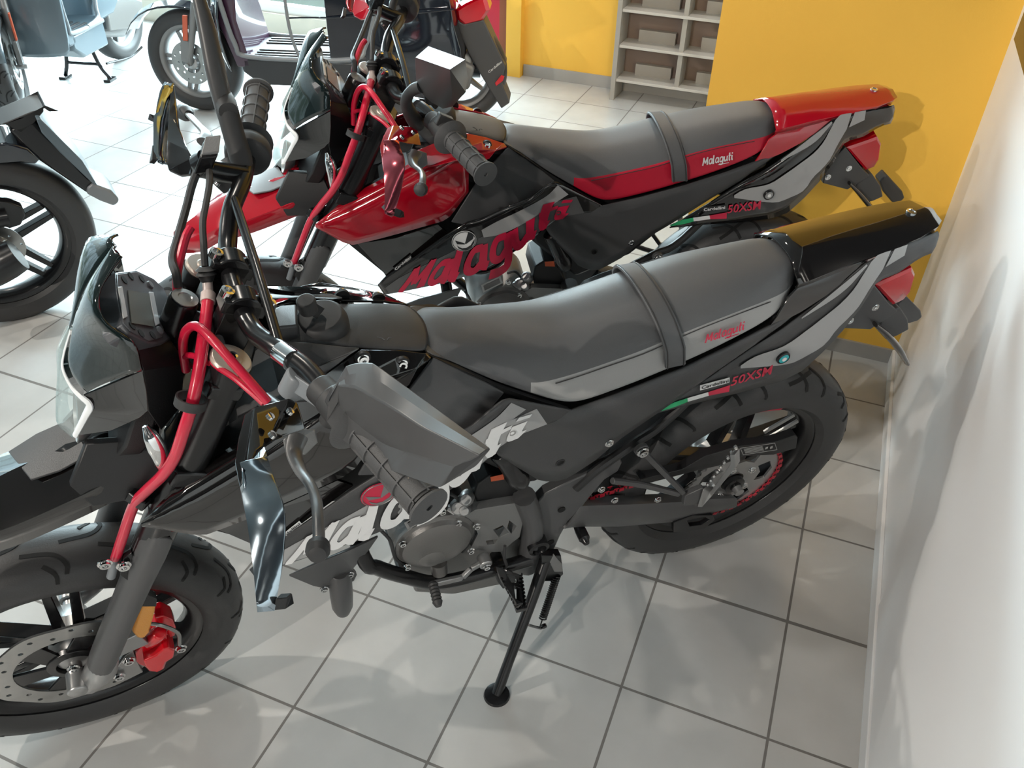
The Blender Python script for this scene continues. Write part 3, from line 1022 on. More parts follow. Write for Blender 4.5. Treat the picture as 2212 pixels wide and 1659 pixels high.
    h1 = T('G', (1960, 868, .088), (2010, 905, .088), (1975, 960, .088), (1945, 920, .088))
    h2 = T('G', (1850, 930, .088), (1915, 900, .088), (1960, 950, .088), (1890, 985, .088))
    h3 = T('G', (1800, 1005, .088), (1880, 995, .088), (1860, 1030, .088), (1810, 1035, .088))
    MB().add(prism([spk, h1, h2, h3], (0, -.018, 0))).out('sprocket_cover', gmet, rt, bev=.001)
    q = T('G', (1240, 880, .094), (1425, 780, .094), (1450, 825, .094), (1265, 930, .094))
    tg = MB().add(prism([q], (0, .001, 0))).out('engine_tag', alu, rt, smooth=0)
    fnt = bil([p + Y_ * .0018 for p in (q[3], q[2], q[1], q[0])])
    fr_ = MB()
    fr_.add(prism([[fnt(.1, .2), fnt(.9, .2), fnt(.9, .8), fnt(.1, .8)]], (0, .0003, 0)))
    fr_.out('tag_field', dgrey2, tg, smooth=0)
    cb = MB()
    for (x, y, w), r_, l_h in (((1570, 790, .07), .012, .02), ((1610, 775, .075), .016, .014), ((1670, 710, .07), .014, .025), ((1655, 790, .08), .012, .02)):
        p = T('G', (x, y, w))[0]
        cb.add(lathe([(r_ * .8, -l_h), (r_, -l_h * .6), (r_, l_h * .6), (r_ * .7, l_h), (0, l_h)], p, V((.3, .6, .7)), 14))
    cb.add(bar(*T('G', (1550, 800, .07), (1690, 690, .065)), .02, .012))
    cb.out('carburettor', alu, rt, bev=.001)
    bx_ = T('G', (1740, 620, .07), (1830, 560, .07), (1960, 580, .07), (2050, 700, .07), (1990, 760, .07), (1760, 790, .07), (1720, 700, .07))
    bo_ = MB().add(prism([bx_], (0, -.1, 0))).out('coil_box', plas2, rt, bev=.004)
    q = T('G', (1835, 600, .0715), (1925, 585, .0715), (1915, 550, .0715), (1830, 570, .0715))
    MB().add(prism([q], (0, .0006, 0))).out('orange_label', orange, bo_, smooth=0)
    cbl = MB()
    for P in ([(1080, 930, .08), (1150, 1010, .09), (1180, 1120, .09), (1250, 1180, .085)], [(1640, 1080, .07), (1700, 1000, .08), (1720, 930, .08), (1660, 860, .08)], [(1480, 700, .06), (1560, 690, .07), (1640, 740, .07)], [(1930, 1040, .1), (1925, 1120, .105), (1940, 1180, .11), (1900, 1230, .11)]):
        cbl.add(tube(T('G', *P), .0032, 8, 5))
    cbl.out('engine_cable', rubber, rt)

    # ---- gear lever
    q = T('G', (1790, 1145, .11), (1700, 1195, .115), (1640, 1255, .12), (1440, 1300, .13))
    gl = MB()
    for a, b in zip(q, q[1:]):
        gl.add(bar(a, b, .008, .014, up=Z_))
    gl.add(lathe([(.013, -.012), (.013, .01), (.006, .012), (0, .012)], q[0], Y_, 18))
    glo = gl.out('gear_lever', alu, rt, bev=.0015)
    a = q[-1]
    tip = [(.0085 if k % 2 else .010, .006 + .0035 * k) for k in range(12)]
    MB().add(lathe([(.007, 0)] + tip + [(.006, .05), (0, .05)], a - Y_ * .004, V((.06, 1, -.06)), 18)).out('lever_rubber', rubber, glo)
    MB().add(bolt(q[0] + Y_ * .012, Y_, .006, .006)).outs('bolt', chrome, glo)

    # ---- rider footrests
    for s_ in (1, -1):
        f0 = T('G', (1870, 1180, .115), (1945, 1205, .13), (2045, 1240, .135), (2065, 1400, .185), (2075, 1465, .205), (2010, 1480, .205), (1975, 1380, .18), (1905, 1270, .135))
        f1 = T('G', (1990, 1310, .165), (2040, 1330, .17), (2055, 1430, .2), (2010, 1440, .2))
        f2 = T('G', (1940, 1230, .135), (2010, 1250, .14), (2025, 1290, .155), (1975, 1290, .155))
        f0, f1, f2 = ([V((p.x, p.y * s_, p.z)) for p in P] for P in (f0, f1, f2))
        fp = MB().add(prism([f0, f1[::-1], f2[::-1]], (0, 0, -.012)))
        for A, B in ((f0[2], f0[4]), (f0[7], f0[5])):
            for k in range(10):
                p = A.lerp(B, k / 9)
                fp.add(bar(p, p + Z_ * .005, .003, .005, up=Y_))
        fp.out('footrest', bmet, rt, bev=.0008)
        q = [V((p.x, p.y * s_, p.z)) for p in T('G', (1850, 1180, .1), (1960, 1170, .1), (1990, 1240, .1), (1900, 1290, .1), (1860, 1240, .1))]
        MB().add(prism([q], (0, .016 * s_, 0))).add(lathe([(.006, 0), (.006, .004), (0, .004)], q[0] + V((-.02, .016 * s_, -.02)), Y_ * s_, 12)).out('footrest_mount', bmet, rt, bev=.001)

    # ---- side stand
    foot = V((.604, .262, .052))
    topp = T('O', (1180, 1205, .105))[0]
    sd = MB().add(tube([topp, topp.lerp(foot, .35) + V((0, .002, 0)), topp.lerp(foot, .75), foot], [.0135, .012, .011, .012], 14, 5))
    q = T('O', (1163, 1185, .1), (1205, 1185, .1), (1210, 1225, .1), (1195, 1240, .1), (1168, 1240, .1))
    sd.add(prism([q], (0, .018, 0)))
    sdo = sd.out('side_stand', bmet, rt, bev=.001)
    gd_ = V((0, -.177, .984))
    MB().add(lathe([(.012, .006), (.026, .002), (.028, -.004), (.0, -.005)], foot - gd_ * .001, gd_, 24)).out('stand_foot', bmet, sdo)
    s0, s1 = T('O', (1203, 1243, .115), (1172, 1337, .165))
    ax2 = (s1 - s0)
    L2 = ax2.length
    ax2.normalize()
    uu = ax2.orthogonal().normalized()
    vv = ax2.cross(uu)
    cp = [s0 + ax2 * (L2 * k / 240) + (uu * math.cos(k * 2 * PI / 11) + vv * math.sin(k * 2 * PI / 11)) * .0075 for k in range(241)]
    spn = MB().add(tube(cp, .0017, 6, 1))
    spn.add(tube([s0 - ax2 * .03, s0 - ax2 * .01, s0], .0017, 6, 3)).add(tube([s1, s1 + ax2 * .012, s1 + ax2 * .02 + uu * .004], .0017, 6, 3))
    spn.out('stand_spring', bmet, sdo)
    pk = T('O', (1142, 1350, .19), (1168, 1357, .17), (1175, 1352, .168))
    MB().add(tube(pk, .003, 8, 2)).add(lathe([(.006, -.003), (.006, .004), (0, .005)], pk[-1], Y_, 10)).out('spring_peg', bmet, sdo)
    q = T('O', (1195, 1195, .115), (1212, 1215, .115), (1214, 1232, .115), (1196, 1232, .115), (1186, 1212, .115))
    MB().add(prism([q], (0, .004, 0))).out('stand_switch', gmet, sdo, bev=.001)

    # ---- tail
    xs3 = [.062, .03, -.03, -.08, -.14, -.19, -.235, -.252]
    rd = T('E', (1130, 1210, .047), (1200, 1215, .046), (1425, 1135, .045), (1620, 1120, .044), (1800, 1115, .036))
    le = T('O', (1728, 648, .078), (1800, 608, .075), (1872, 566, .07), (1963, 522, .058), (2015, 500, .046), (2030, 490, .038))
    r_r, r_l = rowx(rd, xs3), rowx(le, xs3)
    prof = []
    for i, x in enumerate(xs3):
        (wr, zr), (wl_, zl) = r_r[i], r_l[i]
        wl_ = (.072, .070, .065, .062, .058, .052, .040, .028)[i]
        zl = (.898, .902, .912, .918, .926, .933, .940, .941)[i]
        zr = (.925, .928, .935, .937, .941, .945, .948, .946)[i]
        zl = min(zl, zr - .004)
        prof.append([(wl_ * .97, zl - .012), (wl_, zl), (wl_ * .42, zr - .002), (wl_ * .2, zr), (0, zr + .001)])
    rows = [[V((x - (.0 if k else 0) + (.03 if i == 0 and abs(k - 4) < 2 else 0) * 0, p[k][0], p[k][1])) for i, (x, p) in enumerate(zip(xs3, prof))] for k in range(5)]
    rows += [[V((v.x, -v.y, v.z)) for v in r] for r in rows[3::-1]]
    tl = MB().add(grid(rows)).out('tail_cover', body, rt, sol=.004, off=-1, smooth=25)
    scw = T('O', (1968, 459, .0))[0]
    MB().add(lathe([(.009, -.004), (.009, .003), (.006, .0035), (.005, .002), (0, .002)], V((scw.x, 0, .947)), V((-.05, 0, 1)), 18)).out('tail_screw', chrome, tl)
    ts = T('E', (1118, 1400, .060), (1150, 1395, .064), (1430, 1300, .062), (1330, 1390, .068), (1230, 1470, .075), (1110, 1548, .08), (1000, 1605, .083), (930, 1648, .086), (985, 1575, .082), (1045, 1475, .074))
    pair('tail_side', prism([ts], (0, -.004, 0)), body, rt, bev=.001)
    tp = T('O', (2027, 500, .04), (1963, 527, .056), (1900, 556, .063), (1872, 569, .066), (1830, 603, .068), (1760, 660, .072), (1690, 712, .075), (1620, 755, .078), (1530, 818, .08), (1418, 891, .08))
    bt = T('O', (2027, 514, .04), (2018, 545, .045), (1989, 556, .046), (1940, 590, .05), (1895, 608, .052), (1860, 665, .06), (1820, 715, .065), (1780, 758, .07), (1735, 800, .074), (1690, 823, .078), (1600, 848, .08), (1500, 872, .08), (1418, 893, .08))
    tg_ = pair('tail_panel', ruled(tp, bt, 40, 5, .002, smooth=False), gloss if red else plas, rt, sol=.003, off=-1)
    wt = lambda px, py: float(np.interp(px, [1418, 1600, 1735, 1830, 1895, 1963, 2027], [.08, .08, .0745, .0675, .060, .053, .040]))
    tf = lambda o, *P: T('O', *[(x, y, wt(x, y) + o) for x, y in P])

    def tfilm(name, m_, a, b, o=.004, n=24):
        return MB().add(ruled(tf(o, *a), tf(o, *b), n, 3)).out(name, m_, tg_, smooth=60)
    tfilm('swoosh_film', dgrey, [(1925, 541), (1893, 553), (1870, 585), (1846, 623), (1818, 654), (1780, 685), (1740, 716), (1693, 748), (1632, 770), (1600, 790)], [(1907, 582), (1892, 604), (1875, 630), (1856, 661), (1834, 686), (1807, 712), (1781, 745), (1740, 770), (1700, 787), (1600, 796)])
    tfilm('swoosh_stripe', dgrey, [(1872, 571), (1850, 590), (1820, 615), (1780, 648), (1732, 686)], [(1874, 574), (1858, 592), (1835, 618), (1800, 646), (1732, 689)], n=12)
    tfilm('tail_block_film', dgrey, [(1961, 528), (1933, 538)], [(1954, 552), (1913, 577)], n=4)
    tfilm('flag_green', dgrn, [(1420, 888), (1450, 872), (1485, 860)], [(1422, 890), (1455, 880), (1486, 868)], n=6)
    tfilm('flag_white', dwhite, [(1485, 860), (1530, 847)], [(1486, 868), (1531, 855)], n=4)
    tfilm('flag_red', dred, [(1530, 847), (1577, 832)], [(1531, 855), (1575, 846)], n=4)
    q = tf(.0045, (1512, 843), (1575, 826), (1576, 815), (1512, 832))
    st_ = MB().add(prism([q], (0, .0006, 0))).out('dealer_sticker', dwhite if not red else dblk, tg_, smooth=0)
    f4 = bil([p + Y_ * .0018 for p in q])
    MB().add(text_mesh('Cardellini', lambda u, v: f4(.04 + u * .92, .25 + v * .6), bold=.02)).out('sticker_lettering', dblk if not red else dwhite, st_, smooth=0)
    q = tf(.0045, (1578, 834), (1672, 806), (1670, 788), (1577, 817))
    f5 = bil(q)
    MB().add(text_mesh('50XSM', lambda u, v: f5(u, v), shear=.3, bold=.015)).out('tail_lettering', dred, tg_, smooth=0)
    rc_ = tf(.006, (1691, 772))[0]
    rf = MB().add(lathe([(.0135, -.003), (.0135, .003), (.0115, .005), (.011, .003)], rc_, Y_, 24)).out('reflector_ring', bmet, tg_)
    MB().add(lathe([(.011, .0), (.010, .0045), (.006, .0048), (0, .0055)], rc_, Y_, 20)).out('tail_reflector', alu if red else teal, rf)
    MB().add(lathe([(.005, .0), (.0045, .0062), (0, .0064)], rc_, Y_, 16)).out('reflector_centre', dwhite, rf)
    # inner mudguard, lamp, plate bracket
    mu = [V((.05, 0, .83)), V((-.1, 0, .88)), V((-.235, 0, .925)), V((-.23, 0, .90)), V((-.15, 0, .84)), V((-.02, 0, .77)), V((.12, 0, .70)), (V((.2, 0, .72)))]
    MB().add(prism([[p - Y_ * .045 for p in mu]], (0, .09, 0))).out('inner_mudguard', plas2, rt, bev=.004)
    lm = T('O', (1888, 614, .0), (1946, 588, .0), (1967, 576, 0), (1975, 592, 0), (1965, 628, 0), (1953, 644, 0), (1929, 658, 0), (1924, 655, 0))
    lz = [(p.x, p.z) for p in T('O', (1888, 614, .03), (1946, 588, .03), (1969, 577, .03), (1976, 592, .03), (1965, 630, .03), (1950, 648, .03), (1929, 658, .03))]
    rows = []
    cxm, czm = sum(p[0] for p in lz) / 7, sum(p[1] for p in lz) / 7
    for w, k in ((.034, .0), (.034, .85), (.030, 1.0), (.0, 1.12), (-.030, 1.0), (-.034, .85), (-.034, 0)):
        rows.append([V((cxm + (x - cxm) * k, w, czm + (z - czm) * k)) for x, z in lz + lz[:1]])
    lmp = MB().add(grid(rows)).out('tail_lamp', lens, rt, smooth=30)
    bk = T('E', (1370, 1500, .038), (1440, 1430, .038), (1470, 1410, .038), (1560, 1520, .038), (1600, 1560, .038), (1540, 1600, .038), (1400, 1610, .038), (1330, 1590, .038), (1300, 1640, .04), (1260, 1620, .04))
    bk = T('O', (1835, 668, .04), (1890, 617, .04), (1925, 660, .038), (1940, 672, .038), (1915, 690, .038), (1880, 712, .038), (1822, 709, .042))
    bko = MB().add(prism([bk], (0, -.076, 0))).out('plate_bracket', plas, rt, bev=.002)
    mb = MB()
    for p in T('O', (1891, 664, .039), (1836, 693, .041)):
        mb.add(bolt(p, Y_, .006, .003))
    mb.outs('bolt', chrome, bko)
    q = T('O', (1905, 683, .035), (1945, 665, .035), (1962, 690, .035), (1964, 712, .035), (1940, 725, .035), (1915, 735, .035), (1900, 710, .035))
    MB().add(prism([q], (0, -.07, 0))).out('plate_arm', plas, bko, bev=.003)
    q = T('O', (1938, 658, -.04), (1958, 640, -.04), (1990, 672, -.04), (1993, 685, -.04), (1985, 693, -.04), (1962, 700, -.04), (1944, 680, -.04))
    MB().add(prism([q], (0, -.03, 0))).out('turn_signal', plas, rt, bev=.004)
    q = T('O', (1890, 700, .05), (1915, 722, .055), (1940, 752, .06), (1958, 782, .062))
    fl = MB().add(tube([q[0], q[1], q[2], q[3]], [.008, .013, .014, .010], 16, 6, flat=.5)).out('turn_signal', gloss, rt)
    # plate panel behind
    q = T('O', (1935, 700, -.0), (1962, 690, 0), (1968, 720, 0), (1955, 745, 0), (1945, 760, 0))

    # ---- fork
    ft = MB()
    gs = []
    for s_ in (1, -1):
        a, b = st(.002, .089 * s_, .800), st(-.012, .089 * s_, .40)
        MB().add(tube([a, b], .0275, 28, 1)).out('fork_tube', bmet, rt)
        MB().add(tube([st(-.012, .089 * s_, .41), st(-.028, .089 * s_, .04)], .0195, 24, 1)).out('fork_slider', alu, rt)
        ca = MB().add(lathe([(.0255, -.004), (.0265, .003), (.024, .006), (.012, .006), (.011, .008), (0, .008)], a, SF, 36))
        cao = ca.out('fork_cap', cream, rt, bev=.0006)
        MB().add(lathe([(.006, .007), (.006, .012), (.003, .013), (0, .013)], a, SF, 12)).out('adjuster', chrome, cao)
        rows = []
        for k in range(9):
            an = math.radians(-120 + 30 * k)
            rows.append([st(-.012 - .016 * t + math.cos(an) * r_, .089 * s_ + math.sin(an) * r_ * s_, .47 - .42 * t) for t, r_ in ((0, .029), (.15, .031), (.3, .027), (.6, .026), (.85, .027), (1, .025))])
        gu = MB().add(grid(rows)).out('fork_guard', frm, rt, sol=.003, sub=1)
        fo = MB().add(tube([st(-.026, .089 * s_, .07), st(-.03, .089 * s_, .035), st(-.02, .089 * s_, -.015)], [.024, .027, .02], 20, 4))
        fo.add(lathe([(.017, -.018), (.017, .02), (.008, .024), (0, .024)], st(.0, .089 * s_, 0), LF * s_, 20))
        fo.add(bar(st(-.02, .089 * s_, .09), st(-.075, .085 * s_, .13), .014, .05, up=SF))
        fo.out('fork_foot', alu, rt, bev=.002)
    rfl = N('J', (1125, 850, .095), (1240, 850, .095), (1235, 900, .095), (1190, 1060, .095), (1150, 1105, .095), (1095, 1105, .095), (1055, 1060, .095), (1070, 1000, .095))
    rfo = MB().add(prism([rfl], -LF * .012)).out('fork_reflector', amber, rt, bev=.004)
    rk = N('J', (1130, 850, .094), (1130, 760, .092), (1160, 745, .092), (1250, 795, .092), (1245, 850, .094))
    MB().add(prism([rk], -LF * .014)).out('reflector_bracket', bmet, rfo, bev=.001)
    bq = N('J', (955, 600, .105), (985, 470, .1), (1050, 420, .1), (1075, 560, .1), (1168, 690, .1), (1140, 745, .1), (1040, 660, .105))
    MB().add(prism([bq], -LF * .01)).out('hose_bracket', bmet, rt, bev=.001)
    for p in N('J', (835, 505, .1), (985, 520, .105)):
        MB().add(bolt(p, LF, .008, .006)).out('bolt', chrome, rt)
    # caliper
    cl = MB()
    c1 = N('J', (1085, 1290, .075), (1080, 1230, .075), (1125, 1170, .075), (1195, 1150, .075), (1212, 1085, .075), (1262, 1058, .075), (1312, 1075, .075), (1330, 1100, .075), (1325, 1180, .075), (1395, 1195, .075), (1385, 1255, .075), (1330, 1290, .075), (1310, 1345, .075), (1250, 1375, .075), (1190, 1368, .075), (1150, 1330, .075), (1100, 1310, .075))
    cl.add(prism([c1], -LF * .04))
    c2 = N('J', (1145, 1285, .092), (1240, 1245, .092), (1300, 1190, .092), (1345, 1180, .092), (1390, 1200, .092), (1385, 1255, .092), (1325, 1290, .092), (1300, 1345, .092), (1245, 1373, .092), (1185, 1362, .092), (1160, 1330, .092))
    cl.add(prism([c2], -LF * .03))
    c3 = N('J', (1232, 940, .07), (1300, 925, .07), (1375, 960, .07), (1402, 1020, .07), (1398, 1085, .07), (1350, 1100, .07), (1330, 1030, .07), (1270, 985, .07))
    cl.add(prism([c3], -LF * .03))
    cp_ = N('J', (1262, 1065, .085))[0]
    cl.add(lathe([(.0, .012), (.012, .010), (.014, .0), (.014, -.05)], cp_, (LF * .3 + SF).normalized(), 18))
    clo = cl.out('brake_caliper', rcal, rt, bev=.0025)
    MB().add(prism([N('J', (925, 1350, .066), (1000, 1240, .066), (1060, 1200, .066), (1100, 1310, .066), (1140, 1370, .066), (1000, 1440, .066), (915, 1440, .066))], -LF * .008)).out('caliper_bracket', alu, rt, bev=.001)
    mb = MB()
    for p in N('J', (1025, 1275, .07), (950, 1400, .07), (585, 1335, .075), (1440, 1175, .075)):
        mb.add(bolt(p, LF, .008, .007))
    mb.outs('bolt', chrome, clo)
    hz = MB()
    hz.add(tube(N('J', (1200, 985, .085), (1290, 1000, .09), (1380, 1035, .09), (1425, 1075, .088), (1430, 1150, .085)), .0035, 8, 5))
    hz.out('braided_line', brushed, clo)

    # ---- fork yokes
    for s0_, th, f0_, w_, nm in ((.755, .022, .0, .115, 'upper_yoke'), (.585, .03, -.005, .12, 'lower_yoke')):
        o_ = []
        for f, v in ((.030, .085), (.026, .04), (.0, .0), (.026, -.04), (.030, -.085), (.022, -w_), (-.02, -w_), (-.032, -.085), (-.05, -.04), (-.062, 0), (-.05, .04), (-.032, .085), (-.02, w_), (.022, w_)):
            o_.append(st(f + f0_, v, s0_))
        MB().add(prism([o_], SF * th)).out(nm, bmet, rt, bev=.003)
    MB().add(lathe([(.022, .0), (.022, .2)], st(-.03, 0, .575), SF, 20)).out('steering_head', bmet, rt)
    MB().add(lathe([(.016, 0), (.016, .012), (.012, .016), (0, .016)], st(-.03, 0, .777), SF, 12)).out('steering_nut', chrome, rt)
    # bar clamps with their four bolts
    clp = MB()
    cbm = MB()
    for v in (.037, -.037):
        clp.add(tube([st(-.006, v - .014, .848), st(-.006, v + .014, .848)], .024, 20, 1))
        clp.add(bar(st(-.006, v, .775), st(-.006, v, .845), .028, .046, up=FF))
        clp.add(bar(st(-.034, v, .852), st(.022, v, .852), .028, .02, up=SF))
        for f in (-.030, .018):
            cbm.add(lathe([(.0085, 0), (.0085, .009), (.005, .0095), (.0045, .005), (0, .005)], st(f, v, .861), SF, 14))
    cpo = clp.out('bar_clamp', bmet, rt, bev=.002)
    cbm.outs('clamp_bolt', chrome, cpo)
    mb = MB()
    for p in T('K', (640, 790, .04), (1060, 720, .0)):
        mb.add(lathe([(.010, 0), (.010, .008), (.006, .009), (0, .009)], p, V((-.3, .3, 1)), 14))
    mb.outs('yoke_bolt', chrome, rt)

    # ---- handlebar
    hv = [(-.004, 0, .847), (-.007, .05, .847), (-.013, .09, .851), (-.020, .135, .872), (-.038, .18, .887), (-.052, .225, .893), (-.068, .285, .903), (-.097, .395, .922)]
    hp = [st(f, -v, s_) for f, v, s_ in hv[:0:-1]] + [st(f, v, s_) for f, v, s_ in hv]
    hb = MB().add(tube(hp, .0125, 16, 5)).out('handlebar', chrome if False else bmet, rt)
    MB().add(tube([st(-.022, -.155, .882), st(-.018, 0, .888), st(-.022, .15, .876)], .0062, 12, 3)).out('crossbar', bmet, hb)
    MB().add(lathe([(.0135, -.006), (.0135, .02)], st(-.023, .148, .876), (st(-.038, .18, .887) - st(-.013, .09, .851)), 16)).out('crossbar_clamp', chrome, hb)
    for s_ in (1, -1):
        p0, p1 = st(-.066, .278 * s_, .902), st(-.1, .405 * s_, .923)
        d_ = (p1 - p0).normalized()
        Lg = (p1 - p0).length
        pr = [(.016, -.006), (.031, -.002), (.034, .0), (.031, .003), (.019, .010)]
        pr += [(.0185, .014), (.0185, Lg - .006)]
        g_ = MB().add(lathe(pr, p0, d_, 28))
        for k in range(5):
            h = .016 + (Lg - .026) * k / 4
            g_.add(lathe([(.0185, h - .0018), (.0205, h - .001), (.0205, h + .001), (.0185, h + .0018)], p0, d_, 28))
        u_ = d_.orthogonal().normalized()
        for k in range(6):
            a = k * PI / 3
            r_ = u_ * math.cos(a) + d_.cross(u_) * math.sin(a)
            g_.add(bar(p0 + d_ * .014 + r_ * .0188, p0 + d_ * (Lg - .006) + r_ * .0188, .0016, .003, up=r_))
        g_.add(lathe([(.0, .0), (.0215, .0), (.0235, .001), (.0235, .004), (.004, .0045), (.0035, .002), (0, .002)], p1 - d_ * .003, d_, 28))
        g_.out('grip', rubgrey, rt, bev=0)
        # switch pod / throttle housing
        pod = MB()
        if s_ > 0:
            pod.add(tube([st(-.052, .232, .896), st(-.064, .272, .901)], [.021, .023], 20, 1))
            pod.add(bar(st(-.05, .245, .915), st(-.05, .262, .918), .03, .022, up=SF))
            pod.add(tube([st(-.045, .212, .89), st(-.052, .235, .895)], .018, 16, 1))
        else:
            a, b = st(-.055, -.235, .897), st(-.063, -.268, .901)
            pod.add(lathe([(.022, 0), (.032, .004), (.034, .018), (.030, .032), (.02, .036)], a, (b - a), 24))
            pod.add(bar(a, a + FF * .03 - SF * .05, .03, .03, up=LF))
        pod.out('switch_housing', rubber, rt, bev=.002)
        # clutch / brake lever
        if s_ > 0:
            lv = N('G', (520, 290, .225), (490, 400, .245), (530, 520, .275), (600, 620, .305), (640, 720, .33), (655, 850, .36), (660, 1010, .39))
            bl = N('G', (652, 1075, .405))[0]
        else:
            lv = N('A', (1400, 975, -.25), (1410, 915, -.275), (1350, 850, -.32), (1290, 785, -.375))
            bl = N('A', (1250, 763, -.405))[0]
        lo = MB().add(tube(lv, [.012, .0095, .0075, .0065, .0065, .0065], 14, 6, flat=.6, upv=SF)).out('clutch_lever' if s_ > 0 else 'brake_lever', levg, rt)
        MB().add(tube([lv[-1], lv[-1].lerp(bl, .5), bl], [.007, .012, .0125], 16, 4)).add(lathe([(.0125, 0), (.009, .008), (0, .0115)], bl, (bl - lv[-1]), 16)).out('lever_ball', rubber, lo)
    lp = N('G', (400, 310, .225), (540, 235, .215), (560, 330, .215), (470, 420, .225), (420, 400, .225))
    MB().add(prism([lp], -FF * .02)).out('lever_perch', gmet, rt, bev=.003)
    # brake fluid reservoir
    rc3 = N('A', (1395, 945, -.19), (1505, 935, -.19), (1490, 1060, -.165), (1365, 1070, -.165))
    rs = MB().add(prism([rc3], -SF * .03)).out('brake_reservoir', bmet, rt, bev=.003)
    cxr = sum(rc3, V((0, 0, 0))) / 4
    MB().add(prism([[cxr + (p - cxr) * .94 + SF * .0005 for p in rc3]], SF * .004)).out('reservoir_lid', gmet, rs, bev=.001)
    MB().add(tube([cxr - SF * .02, cxr - SF * .04 - LF * .01, st(-.045, -.2, .89)], .014, 12, 2)).out('brake_master', bmet, rt)

    # ---- hoses
    h1 = N('O', (443, 575, -.03), (448, 608, -.02), (450, 640, .0), (446, 680, .03), (438, 740, .07), (430, 800, .10), (418, 860, .12), (410, 890, .126), (397, 930, .13), (378, 985, .128), (352, 1025, .12), (318, 1058, .105), (290, 1090, .09), (268, 1150, .09), (250, 1205, .09))
    ho = MB().add(tube(h1[2:], .0078, 12, 5)).out('brake_hose', hose, rt)
    MB().add(tube(h1[1:3], .0065, 12, 1)).add(tube([h1[2].lerp(h1[1], .15), h1[2].lerp(h1[3], .35)], .0093, 12, 1)).out('hose_sleeve', mat('frosted sleeve', (.55, .45, .42), .3), ho)
    MB().add(tube([h1[0], h1[0].lerp(h1[1], .25), h1[0].lerp(h1[1], .3), h1[0].lerp(h1[1], .55), h1[0].lerp(h1[1], .6), h1[1]], [.007, .013, .009, .013, .011, .008], 14, 2)).out('hose_boot', rubber, ho)
    h1e = N('O', (250, 1203, .09), (240, 1245, .09))
    MB().add(tube(h1e, .0068, 12, 1)).out('hose_end', glue, ho)
    MB().add(tube(N('O', (443, 575, -.03), (440, 530, -.05), (438, 480, -.075), (445, 440, -.1), (452, 400, -.13), (452, 370, -.16)), .0045, 8, 5)).out('throttle_cable', rubber, rt)
    MB().add(tube(N('O', (385, 620, -.02), (380, 590, -.03), (372, 560, -.06), (385, 510, -.1), (402, 450, -.14), (415, 400, -.17), (430, 360, -.19)), .0055, 8, 5)).out('wiring_loom', rubber, rt)
    MB().add(tube(N('O', (383, 640, -.03), (383, 590, -.045), (392, 545, -.07), (402, 510, -.09), (412, 492, -.1)), .0058, 10, 5)).out('brake_hose', hose, rt)
    rg = N('O', (412, 868, .122))[0]
    rgd = (h1[7] - h1[6]).normalized()
    MB().add(lathe([(.0165, -.006), (.019, -.006), (.019, .006), (.0165, .006)], rg, rgd, 24, closed=True)).out('hose_guide', rubber, rt)
    rg = N('O', (318, 1075, .088))[0]
    MB().add(bar(rg - FF * .01, rg + FF * .012 - LF * .02, .05, .02, up=SF)).out('hose_clamp', bmet, rt, bev=.003)
    k1 = N('O', (402, 800, .05), (395, 750, .05), (402, 715, .06), (425, 705, .075), (460, 735, .10), (500, 780, .125), (545, 830, .15), (578, 868, .165))
    MB().add(tube(k1, .0058, 12, 6)).out('clutch_cable', hose, rt)
    k2 = N('O', (410, 790, .04), (398, 772, .05), (415, 768, .065), (450, 783, .09), (500, 812, .12), (540, 845, .145), (570, 872, .165))
    MB().add(tube(k2, .0040, 10, 6)).out('clutch_cable', hose, rt)
    k3 = N('O', (400, 720, 0.0), (410, 690, .0), (432, 682, .01), (455, 700, .03), (475, 740, .055), (490, 800, .07)) + N('O', (492, 850, .07))
    MB().add(tube(k3, .006, 12, 6)).out('wiring_loom', rubgrey, rt)
    bt_ = N('O', (570, 862, .145), (600, 895, .175))
    MB().add(tube(bt_, [.010, .014, .016], 16, 3)).out('lever_boot', frm, rt)
    # key barrel
    ky = N('K', (262, 640, .0), (215, 760, .0))
    kd = (ky[0] - ky[1]).normalized()
    kd = SF
    kk = MB().add(lathe([(.019, -.06), (.019, -.003), (.0175, 0), (.017, -.001), (0, -.001)], ky[0], kd, 28)).out('ignition_lock', bmet, rt)
    MB().add(lathe([(.0165, 0), (.0165, .002), (.009, .0025), (.008, .001), (.003, .001), (0, .0015)], ky[0], kd, 28)).out('lock_face', alu, kk, smooth=20)

    # ---- instrument
    dn = (SF * .80 - FF * .60).normalized()
    d0 = N('C', (980, 680, .0))[0]

    def dp(*P, o=0.0):
        return [BLK.cast(*sheet('C', x, y), d0 + dn * o, dn) for x, y in P]
    out = dp((795, 435), (925, 418), (1050, 478), (1120, 545), (1165, 640), (1175, 740), (1200, 800), (1190, 880), (1120, 920), (1015, 920), (880, 850), (838, 790), (800, 560))
    ins = MB().add(prism([out], -dn * .028)).out('instrument', dash, rt, bev=.002)
    fc_ = dp((800, 450), (925, 432), (1045, 490), (1110, 570), (1128, 800), (1110, 880), (1015, 905), (890, 835), (845, 780), (806, 560), o=.0015)
    MB().add(prism([fc_], -dn * .002)).out('instrument_face', dash, ins, bev=.0005)
    MB().add(prism([dp((870, 560), (1015, 585), (1050, 810), (895, 785), o=.0022)], dn * .001)).out('display', lcdo if red else lcd, ins, smooth=0)
    for q in (((800, 540), (828, 535), (865, 745), (838, 755)), ((1012, 572), (1042, 575), (1085, 795), (1058, 805))):
        MB().add(prism([dp(*q, o=.0015)], dn * .0015)).out('instrument_bar', silv, ins, bev=.001)
    mb = MB()
